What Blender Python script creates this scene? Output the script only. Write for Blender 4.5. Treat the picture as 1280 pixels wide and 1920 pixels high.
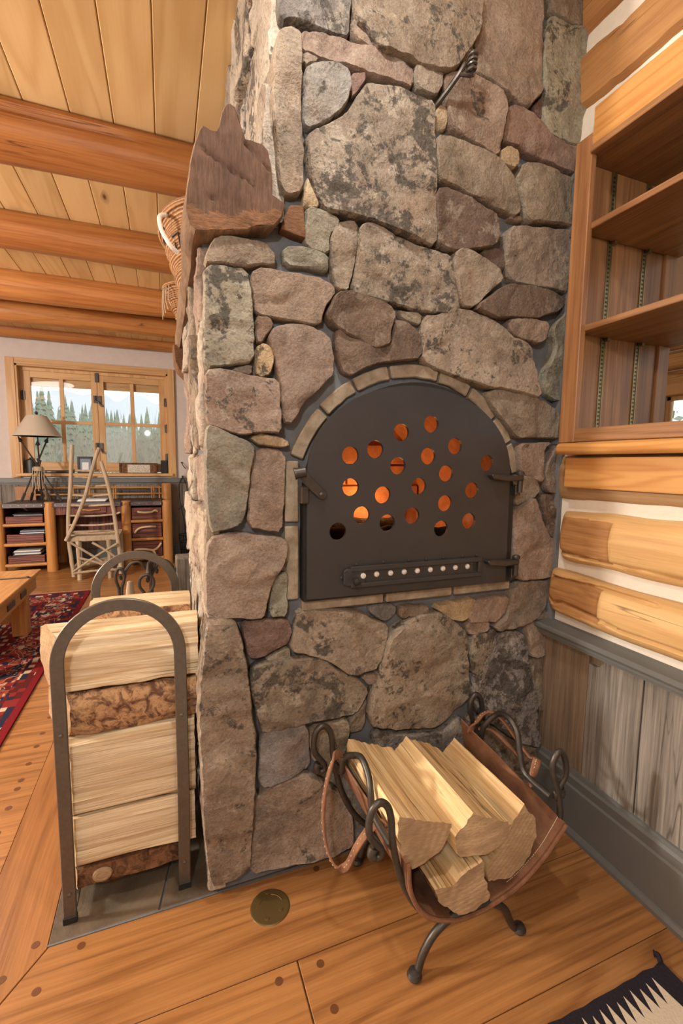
import bpy, bmesh, math, random
from mathutils import Vector, Matrix, noise
from mathutils.geometry import delaunay_2d_cdt

for o in list(bpy.data.objects):
    bpy.data.objects.remove(o, do_unlink=True)
scene = bpy.context.scene
COL = scene.collection
random.seed(7)
V = Vector
R = math.radians
# metres: X runs right along the chimney face, Y away from the viewer, Z up;
# origin = front left foot of the stone chimney

# ------------------------------------------------------------------ camera
cam_data = bpy.data.cameras.new('camera')
cam = bpy.data.objects.new('camera', cam_data)
COL.objects.link(cam)
cam_data.sensor_fit = 'HORIZONTAL'
cam_data.sensor_width = 24.0
cam_data.lens = 16.0
cam_data.clip_start = 0.02
cam_data.clip_end = 3000
yaw, pitch, roll = R(21.05), R(-6.08), R(0.62)
fwd = V((math.sin(yaw)*math.cos(pitch), math.cos(yaw)*math.cos(pitch), math.sin(pitch)))
rt = V((math.cos(yaw), -math.sin(yaw), 0))
up = rt.cross(fwd)
r2 = math.cos(roll)*rt + math.sin(roll)*up
u2 = -math.sin(roll)*rt + math.cos(roll)*up
M = Matrix((r2, u2, -fwd)).transposed().to_4x4()
M.translation = V((-0.084, -1.205, 1.2))
cam.matrix_world = M
scene.camera = cam

# ------------------------------------------------------------------ world, lights, exposure
world = bpy.data.worlds.new('overcast_sky')
scene.world = world
world.use_nodes = True
wn = world.node_tree.nodes
wn['Background'].inputs['Color'].default_value = (0.93, 0.97, 1.0, 1)
wn['Background'].inputs['Strength'].default_value = 1.7

def area(name, loc, target, power, size, col=(1, 1, 1), size_y=None, spread=180):
    l = bpy.data.lights.new(name, 'AREA')
    l.energy = power
    l.color = col
    l.shape = 'DISK' if size_y is None else 'RECTANGLE'
    l.size = size
    if size_y: l.size_y = size_y
    l.spread = R(spread)
    o = bpy.data.objects.new(name, l)
    COL.objects.link(o)
    o.location = loc
    o.rotation_euler = (V(target)-V(loc)).to_track_quat('-Z', 'Y').to_euler()
    return o

area('light_flash', (-0.52, -1.75, 1.95), (0.35, 0.4, 0.95), 14.5, 0.12, (1, 0.98, 0.95))
area('light_ceiling_lamp', (0.10, -0.55, 2.56), (0.35, -0.2, 0.6), 13, 0.11, (1, 0.96, 0.90))
def bulb(name, loc, power, radius, col):
    l = bpy.data.lights.new(name, 'POINT')
    l.energy = power; l.color = col; l.shadow_soft_size = radius
    o = bpy.data.objects.new(name, l); COL.objects.link(o); o.location = loc
    return o
bulb('light_living_room_lamp', (-3.3, 0.56, 1.85), 460, 0.12, (1, 0.95, 0.87))
area('light_room_ceiling', (-1.9, 2.6, 2.42), (-1.6, 2.7, 0.0), 18, 0.8, (1, 0.95, 0.87))
area('light_near_fill', (-1.2, -3.2, 1.5), (0.0, 0.0, 1.3), 10, 1.6, (0.95, 0.98, 1.0), 1.3)  # soft fill added behind the camera; the near wall has no window
scene.view_settings.view_transform = 'Standard'
scene.view_settings.look = 'None'
scene.view_settings.exposure = 0.0
scene.view_settings.gamma = 1.0
scene.view_settings.use_curve_mapping = False

# ------------------------------------------------------------------ node helpers
class NB:
    def __init__(self, name):
        self.m = bpy.data.materials.new(name)
        self.m.use_nodes = True
        self.t = self.m.node_tree
        self.b = self.t.nodes['Principled BSDF']
    def n(self, typ, **kw):
        nd = self.t.nodes.new(typ)
        for k, v in kw.items(): setattr(nd, k, v)
        return nd
    def link(self, a, b): self.t.links.new(a, b)
    def put(self, sock, v):
        if isinstance(v, bpy.types.NodeSocket): self.link(v, sock)
        elif isinstance(v, (tuple, list)) and len(v) == 3 and sock.type == 'RGBA': sock.default_value = (*v, 1)
        else: sock.default_value = v
    def math(self, op, a, b=0.0, c=None, clamp=False):
        nd = self.n('ShaderNodeMath', operation=op, use_clamp=clamp)
        self.put(nd.inputs[0], a); self.put(nd.inputs[1], b)
        if c is not None: self.put(nd.inputs[2], c)
        return nd.outputs[0]
    def mix(self, f, a, b, blend='MIX'):
        nd = self.n('ShaderNodeMix', data_type='RGBA', blend_type=blend)
        self.put(nd.inputs['Factor'], f); self.put(nd.inputs[6], a); self.put(nd.inputs[7], b)
        return nd.outputs[2]
    def ramp(self, f, stops, interp='LINEAR'):
        nd = self.n('ShaderNodeValToRGB')
        cr = nd.color_ramp; cr.interpolation = interp
        while len(cr.elements) < len(stops): cr.elements.new(0.5)
        for e, (p, c) in zip(cr.elements, stops):
            e.position = p
            e.color = (c, c, c, 1) if isinstance(c, (int, float)) else (*c, 1)
        self.put(nd.inputs[0], f)
        return nd.outputs[0]
    def noise(self, vec, scale, detail=3, rough=0.55, dist=0.0):
        nd = self.n('ShaderNodeTexNoise')
        self.put(nd.inputs['Vector'], vec)
        nd.inputs['Scale'].default_value = scale; nd.inputs['Detail'].default_value = detail
        nd.inputs['Roughness'].default_value = rough; nd.inputs['Distortion'].default_value = dist
        return nd.outputs[0]
    def voro(self, vec, scale, feature='F1', out='Distance', rnd=1.0, dist='EUCLIDEAN'):
        nd = self.n('ShaderNodeTexVoronoi', feature=feature, distance=dist)
        self.put(nd.inputs['Vector'], vec)
        nd.inputs['Scale'].default_value = scale
        nd.inputs['Randomness'].default_value = rnd
        return nd.outputs[out]
    def scale(self, vec, s):
        nd = self.n('ShaderNodeVectorMath', operation='MULTIPLY')
        self.put(nd.inputs[0], vec); nd.inputs[1].default_value = s
        return nd.outputs[0]
    def vadd(self, a, b):
        nd = self.n('ShaderNodeVectorMath', operation='ADD')
        self.put(nd.inputs[0], a); self.put(nd.inputs[1], b)
        return nd.outputs[0]
    def coord(self, rnd=True):
        c = self.n('ShaderNodeTexCoord').outputs['Object']
        if not rnd: return c
        r = self.rand()
        cb = self.n('ShaderNodeCombineXYZ')
        self.link(self.math('MULTIPLY', r, 17.3), cb.inputs[0])
        self.link(self.math('MULTIPLY', r, 31.7), cb.inputs[1])
        self.link(self.math('MULTIPLY', r, 53.1), cb.inputs[2])
        return self.vadd(c, cb.outputs[0])
    def rand(self): return self.n('ShaderNodeObjectInfo').outputs['Random']
    def bump(self, h, strength=0.3, dist=0.01, normal=None):
        nd = self.n('ShaderNodeBump')
        nd.inputs['Strength'].default_value = strength; nd.inputs['Distance'].default_value = dist
        self.put(nd.inputs['Height'], h)
        if normal is not None: self.link(normal, nd.inputs['Normal'])
        return nd.outputs[0]
    def done(self, col, rough=0.6, bump=None, metal=0.0, spec=0.5):
        self.put(self.b.inputs['Base Color'], col); self.put(self.b.inputs['Roughness'], rough)
        self.b.inputs['Metallic'].default_value = metal
        self.b.inputs['Specular IOR Level'].default_value = spec
        if bump is not None: self.link(bump, self.b.inputs['Normal'])
        return self.m

def lin(r, g, b):
    f = lambda c: (c/255/12.92) if c/255 <= 0.04045 else ((c/255+0.055)/1.055)**2.4
    return (f(r), f(g), f(b))

def wood(name, light, dark, axis='X', rings=5.0, cross=7.0, fibre=0.25, rough=0.5, knots=0.0, var=0.18,
         bump=0.15, streak=0.3, knotcol=None, spec=0.35, along=0.5, crack=0.0):
    """wood with cathedral grain along one axis, fibre streaks and a few knots"""
    b = NB(name)
    co = b.coord()
    i = 'XYZ'.index(axis)
    s = [cross]*3; s[i] = along
    n1 = b.noise(b.scale(co, s), 1.0, 2, 0.5, 0.35)
    band = b.math('SINE', b.math('MULTIPLY', n1, rings*4.2*6.283))
    band = b.math('MULTIPLY_ADD', band, 0.5, 0.5)
    sf = [130.0]*3; sf[i] = 3.5
    fib = b.noise(b.scale(co, sf), 1.0, 3, 0.65)
    ss = [16.0]*3; ss[i] = 0.8
    stk = b.noise(b.scale(co, ss), 1.0, 3, 0.6)
    fibc = b.ramp(fib, [(0.36, 0.0), (0.64, 1.0)])
    f = b.math('ADD', b.math('MULTIPLY', b.math('POWER', band, 2.2), 0.75-fibre*0.5-streak*0.3), b.math('MULTIPLY', fibc, fibre*1.2))
    f = b.math('ADD', f, b.math('MULTIPLY', b.math('SUBTRACT', stk, 0.5), streak*1.8), clamp=True)
    col = b.mix(f, light, dark)
    if knots > 0:
        sk = [7.0]*3; sk[i] = 2.2
        vd = b.voro(b.scale(co, sk), 1.0)
        vc = b.n('ShaderNodeSeparateColor')
        vn = b.n('ShaderNodeTexVoronoi'); b.link(b.scale(co, sk), vn.inputs['Vector']); vn.inputs['Scale'].default_value = 1
        b.link(vn.outputs['Color'], vc.inputs[0])
        on = b.math('LESS_THAN', vc.outputs[0], knots)
        k = b.math('MULTIPLY', b.ramp(vd, [(0.055, 1.0), (0.09, 0.45), (0.2, 0.0)]), on)
        col = b.mix(k, col, knotcol or tuple(c*0.4 for c in dark))
    if crack > 0:      # fine drying checks running with the grain
        sc_ = [26.0]*3; sc_[i] = 1.1
        cn = b.noise(b.scale(co, sc_), 1.0, 2, 0.5, 0.3)
        line = b.ramp(b.math('ABSOLUTE', b.math('SUBTRACT', cn, 0.5)), [(0.0, 1.0), (0.018, 0.0)])
        gate = b.ramp(b.noise(b.scale(co, [4.0 if q != i else 1.5 for q in range(3)]), 1.0, 2), [(0.48, 0.0), (0.58, 1.0)])
        ck = b.math('MULTIPLY', b.math('MULTIPLY', line, gate), crack)
        col = b.mix(ck, col, tuple(c*0.28 for c in dark))
        f = b.math('MULTIPLY_ADD', ck, 1.5, f)
    r = b.math('MULTIPLY_ADD', b.rand(), var*2, 1-var)
    col = b.mix(1.0, col, r, 'MULTIPLY')
    nb = b.bump(b.math('ADD', b.math('MULTIPLY', fib, 0.6), b.math('MULTIPLY', f, 0.4)), bump, 0.003)
    return b.done(col, rough, nb, spec=spec)

# ------------------------------------------------------------------ materials
def m_stone():
    b = NB('field_stone')
    oi = b.n('ShaderNodeObjectInfo')
    base, lich = oi.outputs['Color'], oi.outputs['Alpha']
    co = b.coord()
    n1 = b.noise(co, 5.5, 6, 0.62, 0.6)
    n2 = b.noise(co, 24, 6, 0.68, 0.3)
    n3 = b.noise(b.vadd(co, (9, 3, 5)), 8.5, 8, 0.66, 0.9)
    n4 = b.noise(b.vadd(co, (1, 7, 2)), 140, 4, 0.7)
    col = b.mix(b.ramp(n1, [(0.35, 0.0), (0.66, 1.0)]), b.mix(1.0, base, (0.62, 0.58, 0.54), 'MULTIPLY'), b.mix(1.0, base, (1.22, 1.2, 1.15), 'MULTIPLY'))
    col = b.mix(b.math('MULTIPLY', b.ramp(n2, [(0.42, 0.0), (0.68, 1.0)]), 0.5), col, b.mix(1.0, base, (1.2, 1.12, 1.0), 'MULTIPLY'))
    # rusty stain
    col = b.mix(b.math('MULTIPLY', b.ramp(b.noise(b.vadd(co, (4, 4, 9)), 4, 5, 0.6, 0.5), [(0.56, 0.0), (0.7, 1.0)]), 0.35), col, (0.28, 0.165, 0.095))
    # pale crust, dark lichen, amount set for each stone
    pale = b.ramp(b.noise(b.vadd(co, (2, 8, 1)), 17, 7, 0.7, 0.5), [(0.55, 0.0), (0.6, 1.0)])
    col = b.mix(b.math('MULTIPLY', pale, b.math('MULTIPLY_ADD', lich, 0.55, 0.1)), col, (0.42, 0.37, 0.29))
    th = b.math('MULTIPLY_ADD', lich, -0.20, 0.655)
    mask = b.math('MULTIPLY', b.math('SUBTRACT', b.math('ADD', b.math('MULTIPLY', n3, 0.62), b.math('MULTIPLY', b.noise(b.vadd(co, (5, 1, 3)), 48, 6, 0.75), 0.38)), th), 26.0, clamp=True)
    on = b.math('GREATER_THAN', lich, 0.05)
    dk = b.mix(n4, (0.032, 0.029, 0.025), (0.115, 0.10, 0.082))
    col = b.mix(b.math('MULTIPLY', b.math('MULTIPLY', mask, on), 0.88), col, dk)
    sp = b.ramp(b.voro(co, 34), [(0.1, 1.0), (0.2, 0.0)])
    col = b.mix(b.math('MULTIPLY', sp, b.math('MULTIPLY', lich, 0.75)), col, (0.065, 0.055, 0.045))
    col = b.mix(1.0, col, b.math('MULTIPLY_ADD', n4, 1.3, 0.36), 'MULTIPLY')
    h = b.math('ADD', b.math('MULTIPLY', n2, 1.0), b.math('MULTIPLY', n4, 0.28))
    nb = b.bump(h, 1.0, 0.012)
    return b.done(col, 0.82, nb, spec=0.25)
STONE = m_stone()

def simple(name, col, rough=0.5, metal=0.0, nscale=30, var=0.15, bump=0.1, bdist=0.002, spec=0.5, detail=4):
    b = NB(name)
    co = b.coord()
    n = b.noise(co, nscale, detail, 0.6)
    c = b.mix(n, tuple(x*(1-var) for x in col), tuple(min(1, x*(1+var)) for x in col))
    return b.done(c, rough, b.bump(n, bump, bdist), metal, spec)

MORTAR = simple('mortar', (0.155, 0.16, 0.168), 0.9, 0, 45, 0.28, 0.5, 0.004, 0.2, 6)
CHINK = simple('chinking', (0.72, 0.66, 0.56), 0.9, 0, 60, 0.07, 0.3, 0.002, 0.2)
PLASTER = simple('plaster', (0.60, 0.525, 0.48), 0.9, 0, 14, 0.10, 0.15, 0.003, 0.2)
GREYPAINT = simple('grey_paint', (0.125, 0.128, 0.122), 0.42, 0, 12, 0.10, 0.05, 0.002, 0.5)
STEEL = simple('brushed_steel', (0.16, 0.145, 0.125), 0.42, 0.75, 90, 0.25, 0.15, 0.001)
IRON = simple('wrought_iron', (0.075, 0.066, 0.058), 0.42, 0.6, 70, 0.35, 0.25, 0.002)
PLATE = simple('door_plate_iron', (0.052, 0.050, 0.050), 0.5, 0.35, 7, 0.22, 0.06, 0.001)
DARKIRON = simple('dark_iron', (0.03, 0.028, 0.026), 0.5, 0.4, 40, 0.3, 0.1, 0.001)
BLACK = simple('black_plastic', (0.014, 0.014, 0.014), 0.45)
BRASS = simple('aged_brass', (0.24, 0.18, 0.085), 0.38, 0.85, 60, 0.2, 0.05)
BRASSDARK = simple('dull_brass', (0.13, 0.085, 0.03), 0.36, 0.45, 14, 0.2, 0.05)
NAIL_GLARE = simple('nail_and_glare_metal', (0.85, 0.85, 0.83), 0.25, 0.5)  # desk nail heads, and the glare painted in the slide holes
WICKSHADE = simple('linen_shade', (0.52, 0.43, 0.33), 0.9, 0, 200, 0.06, 0.2, 0.001)
WHITE = simple('paper', (0.75, 0.76, 0.76), 0.7)
BLUEGREY = simple('paper_blue_grey', (0.22, 0.27, 0.33), 0.6)
DARKLEATHER = simple('dark_leather', (0.045, 0.028, 0.022), 0.5, 0, 80, 0.3, 0.3, 0.002)
GREYLEATHER = simple('desk_edge_leather', (0.13, 0.11, 0.115), 0.5, 0, 80, 0.25, 0.3, 0.002)
ANTLER = simple('antler', (0.62, 0.47, 0.26), 0.55, 0, 50, 0.25, 0.2)
BONE = simple('white_bone', (0.78, 0.72, 0.62), 0.45)
SLATE = None
def m_slate():
    b = NB('hearth_slate')
    co = b.coord()
    n = b.noise(co, 7, 7, 0.65, 0.6)
    n2 = b.noise(co, 60, 4, 0.6)
    c = b.mix(b.ramp(n, [(0.3, 0.0), (0.7, 1.0)]), (0.055, 0.043, 0.03), (0.17, 0.125, 0.082))
    return b.done(c, 0.5, b.bump(b.math('ADD', n, b.math('MULTIPLY', n2, 0.4)), 0.5, 0.006))
SLATE = m_slate()
def m_brick():
    b = NB('tan_brick')
    co = b.coord()
    n = b.noise(co, 30, 6, 0.65)
    n2 = b.noise(co, 120, 3, 0.6)
    c = b.mix(b.ramp(n, [(0.35, 0.0), (0.7, 1.0)]), (0.25, 0.19, 0.125), (0.44, 0.36, 0.26))
    c = b.mix(b.ramp(n2, [(0.6, 0.0), (0.75, 0.6)]), c, (0.09, 0.075, 0.06))
    return b.done(c, 0.85, b.bump(n, 0.6, 0.004), spec=0.2)
BRICK = m_brick()
FIREBRICK = simple('fire_brick', (0.42, 0.21, 0.11), 0.9, 0, 25, 0.5, 0.5, 0.006, 0.2)
def m_leather():
    b = NB('brown_suede_leather')
    co = b.coord()
    n = b.noise(co, 18, 6, 0.65)
    n2 = b.noise(co, 300, 2, 0.6)
    c = b.mix(b.ramp(n, [(0.3, 0.0), (0.7, 1.0)]), (0.14, 0.06, 0.032), (0.295, 0.145, 0.078))
    return b.done(c, 0.75, b.bump(b.math('ADD', n, n2), 0.3, 0.002), spec=0.3)
LEATHER = m_leather()
THREAD = simple('pale_thread', (0.62, 0.52, 0.36), 0.8)

FLOOR_X = wood('oak_floor_along_x', (0.385, 0.18, 0.06), (0.205, 0.082, 0.024), 'X', 2.4, 6.0, 0.40, 0.33, 0, 0.08, 0.10, 0.16, spec=0.5)
FLOOR_Y = wood('oak_floor_along_y', (0.35, 0.157, 0.052), (0.205, 0.082, 0.024), 'Y', 1.6, 6.0, 0.40, 0.33, 0, 0.08, 0.10, 0.16, spec=0.5)
PEG = simple('walnut_peg', (0.13, 0.05, 0.018), 0.4, 0, 60, 0.3)
PINE_CEIL = wood('ceiling_pine', (0.76, 0.555, 0.275), (0.62, 0.405, 0.17), 'Y', 1.4, 5.0, 0.12, 0.5, 0.10, 0.10, 0.05, 0.25, (0.16, 0.065, 0.02))
LOG_BEAM = wood('orange_log_beam', (0.48, 0.21, 0.065), (0.30, 0.10, 0.027), 'X', 1.6, 7.0, 0.35, 0.38, 0.08, 0.10, 0.3, 0.6, (0.12, 0.035, 0.01), crack=0.8)
LOG_WALL = wood('honey_log', (0.60, 0.375, 0.16), (0.42, 0.225, 0.08), 'Y', 1.2, 7.0, 0.3, 0.5, 0.06, 0.06, 0.2, 0.45, (0.15, 0.06, 0.02), crack=0.8)
LOG_HEWN = wood('hewn_log_face', (0.40, 0.20, 0.072), (0.24, 0.10, 0.034), 'Y', 2.4, 9.0, 0.35, 0.6, 0.1, 0.06, 0.4, 0.7)
LOG_GREY = wood('log_under_side', (0.42, 0.27, 0.14), (0.30, 0.16, 0.06), 'Y', 1.4, 7.0, 0.3, 0.6, 0.0, 0.06, 0.2, 0.5)
FIR = wood('fir_beam', (0.56, 0.285, 0.088), (0.42, 0.17, 0.042), 'Y', 3.0, 8.0, 0.15, 0.42, 0.1, 0.05, 0.05, 0.25, (0.13, 0.05, 0.02))
CASE_Y = wood('case_wood_along_y', (0.33, 0.162, 0.066), (0.16, 0.066, 0.025), 'Y', 2.0, 8.0, 0.4, 0.42, 0.05, 0.10, 0.12, 0.6)
CASE_Z = wood('case_wood_along_z', (0.36, 0.175, 0.072), (0.17, 0.072, 0.028), 'Z', 2.0, 8.0, 0.4, 0.42, 0.07, 0.16, 0.12, 0.7, (0.035, 0.02, 0.012))
GREYBOARD = wood('weathered_board', (0.26, 0.23, 0.195), (0.085, 0.07, 0.058), 'Z', 2.4, 9.0, 0.5, 0.75, 0.05, 0.10, 0.6, 0.9, crack=0.7)
BROWNBOARD = wood('weathered_brown_board', (0.25, 0.18, 0.12), (0.13, 0.09, 0.058), 'Z', 2.0, 9.0, 0.5, 0.75, 0.0, 0.06, 0.4, 0.7)
WIN_PINE_X = wood('window_pine_x', (0.60, 0.36, 0.16), (0.46, 0.24, 0.09), 'X', 1.6, 7.0, 0.15, 0.45, 0.12, 0.06, 0.05, 0.2)
WIN_PINE_Z = wood('window_pine_z', (0.60, 0.36, 0.16), (0.46, 0.24, 0.09), 'Z', 1.6, 7.0, 0.15, 0.45, 0.12, 0.06, 0.05, 0.2)
SPLIT_X = wood('split_pine_x', (0.78, 0.65, 0.45), (0.50, 0.34, 0.18), 'X', 1.6, 12.0, 0.5, 0.8, 0.06, 0.05, 0.9, 0.6, spec=0.15, crack=0.75)
SPLIT_Y = wood('split_pine_y', (0.80, 0.60, 0.33), (0.46, 0.26, 0.10), 'Y', 1.6, 13.0, 0.5, 0.8, 0.0, 0.08, 0.9, 0.9, spec=0.15, crack=0.7)
ENDGRAIN = None
def m_end():
    b = NB('sawn_log_end')
    co = b.coord()
    n = b.noise(b.scale(co, (1, 1, 1)), 9, 4, 0.6, 0.3)
    rg = b.math('SINE', b.math('MULTIPLY', b.voro(b.vadd(co, (0.13, 0, 0.21)), 1.2), 420.0))
    saw = b.noise(b.scale(co, (60, 60, 300)), 1, 3, 0.6, 0.4)
    c = b.mix(b.ramp(n, [(0.32, 0.0), (0.68, 1.0)]), (0.34, 0.225, 0.135), (0.66, 0.49, 0.30))
    c = b.mix(b.math('MULTIPLY', b.math('MULTIPLY_ADD', rg, 0.5, 0.5), 0.35), c, (0.30, 0.18, 0.09))
    c = b.mix(b.math('MULTIPLY', b.ramp(saw, [(0.4, 0.0), (0.62, 1.0)]), 0.5), c, (0.30, 0.20, 0.12))
    return b.done(c, 0.85, b.bump(saw, 0.4, 0.003), spec=0.15)
ENDGRAIN = m_end()
def m_bark(name, c1, c2, c3):
    b = NB(name)
    co = b.coord()
    n = b.noise(co, 28, 7, 0.7, 1.2)
    n2 = b.noise(co, 90, 5, 0.7)
    c = b.mix(b.ramp(n, [(0.42, 0.0), (0.55, 1.0)]), c1, c2)
    c = b.mix(b.ramp(n2, [(0.5, 0.0), (0.65, 0.8)]), c, c3)
    return b.done(c, 0.9, b.bump(b.math('ADD', n, n2), 0.8, 0.008), spec=0.15)
BARK = m_bark('pine_bark', (0.16, 0.08, 0.05), (0.58, 0.35, 0.18), (0.26, 0.14, 0.085))
BARK_DARK = m_bark('dark_bark', (0.09, 0.045, 0.025), (0.26, 0.13, 0.065), (0.15, 0.08, 0.045))
BIRCH = m_bark('birch_bark', (0.62, 0.55, 0.45), (0.72, 0.66, 0.56), (0.12, 0.08, 0.05))
MANTEL_END = None
def m_mantel(name, a, c, axis_scale):
    b = NB(name)
    co = b.coord()
    n = b.noise(co, 8, 6, 0.65, 0.4)
    saw = b.noise(b.scale(co, axis_scale), 1, 3, 0.65, 0.2)
    col = b.mix(b.ramp(n, [(0.3, 0.0), (0.7, 1.0)]), a, c)
    col = b.mix(b.math('MULTIPLY', b.ramp(saw, [(0.4, 0.0), (0.62, 1.0)]), 0.36), col, tuple(x*0.35 for x in a))
    return b.done(col, 0.8, b.bump(b.math('ADD', saw, b.math('MULTIPLY', n, 0.5)), 0.6, 0.006), spec=0.2)
MANTEL_END = m_mantel('old_beam_end', (0.082, 0.045, 0.031), (0.165, 0.092, 0.059), (200, 90, 24))
MANTEL_SIDE = m_mantel('old_beam_side', (0.15, 0.095, 0.06), (0.29, 0.19, 0.115), (90, 9, 90))
MANTEL_LOW = m_mantel('old_beam_rusty', (0.135, 0.066, 0.036), (0.25, 0.125, 0.062), (60, 90, 160))
TWIG = wood('peeled_twig', (0.46, 0.36, 0.25), (0.30, 0.21, 0.13), 'Z', 1.5, 9, 0.3, 0.7, 0, 0.14, 0.2, 0.5)
POST = wood('lacquered_post', (0.52, 0.245, 0.07), (0.34, 0.125, 0.03), 'Z', 1.6, 9, 0.3, 0.4, 0.18, 0.06, 0.2, 0.5, (0.10, 0.035, 0.01))
RAILW = wood('lacquered_rail', (0.52, 0.26, 0.08), (0.34, 0.13, 0.035), 'X', 1.6, 9, 0.3, 0.4, 0.1, 0.06, 0.2, 0.5)
TABLEW = wood('coffee_table_plank', (0.52, 0.27, 0.09), (0.36, 0.15, 0.04), 'Y', 2.2, 8, 0.3, 0.45, 0.1, 0.08, 0.2, 0.5)
def m_reed(name, axis):
    b = NB(name)
    co = b.coord(False)
    i = 'XYZ'.index(axis)
    s = [3.0]*3; s[i] = 95.0
    n = b.noise(b.scale(co, s), 1.0, 1, 0.5)
    c = b.mix(b.ramp(n, [(0.35, 0.0), (0.6, 1.0)]), (0.05, 0.014, 0.010), (0.22, 0.062, 0.042))
    return b.done(c, 0.55, b.bump(n, 0.8, 0.006))
REED_Z = m_reed('red_willow_rows', 'Z')
REED_X = m_reed('red_willow_upright', 'X')
def m_basket():
    b = NB('woven_basket')
    co = b.coord(False)
    w = b.n('ShaderNodeTexWave', bands_direction='Z'); b.link(co, w.inputs['Vector'])
    w.inputs['Scale'].default_value = 38; w.inputs['Distortion'].default_value = 0.4
    k = b.noise(b.scale(co, (90, 90, 200)), 1, 2, 0.5)
    c = b.mix(w.outputs['Fac'], (0.17, 0.075, 0.028), (0.50, 0.26, 0.10))
    c = b.mix(b.math('MULTIPLY', b.ramp(k, [(0.5, 0.0), (0.6, 1.0)]), 0.5), c, (0.09, 0.04, 0.02))
    return b.done(c, 0.7, b.bump(w.outputs['Fac'], 0.6, 0.006))
BASKET = m_basket()
DARKREED = simple('dark_reed', (0.035, 0.02, 0.012), 0.7)

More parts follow.
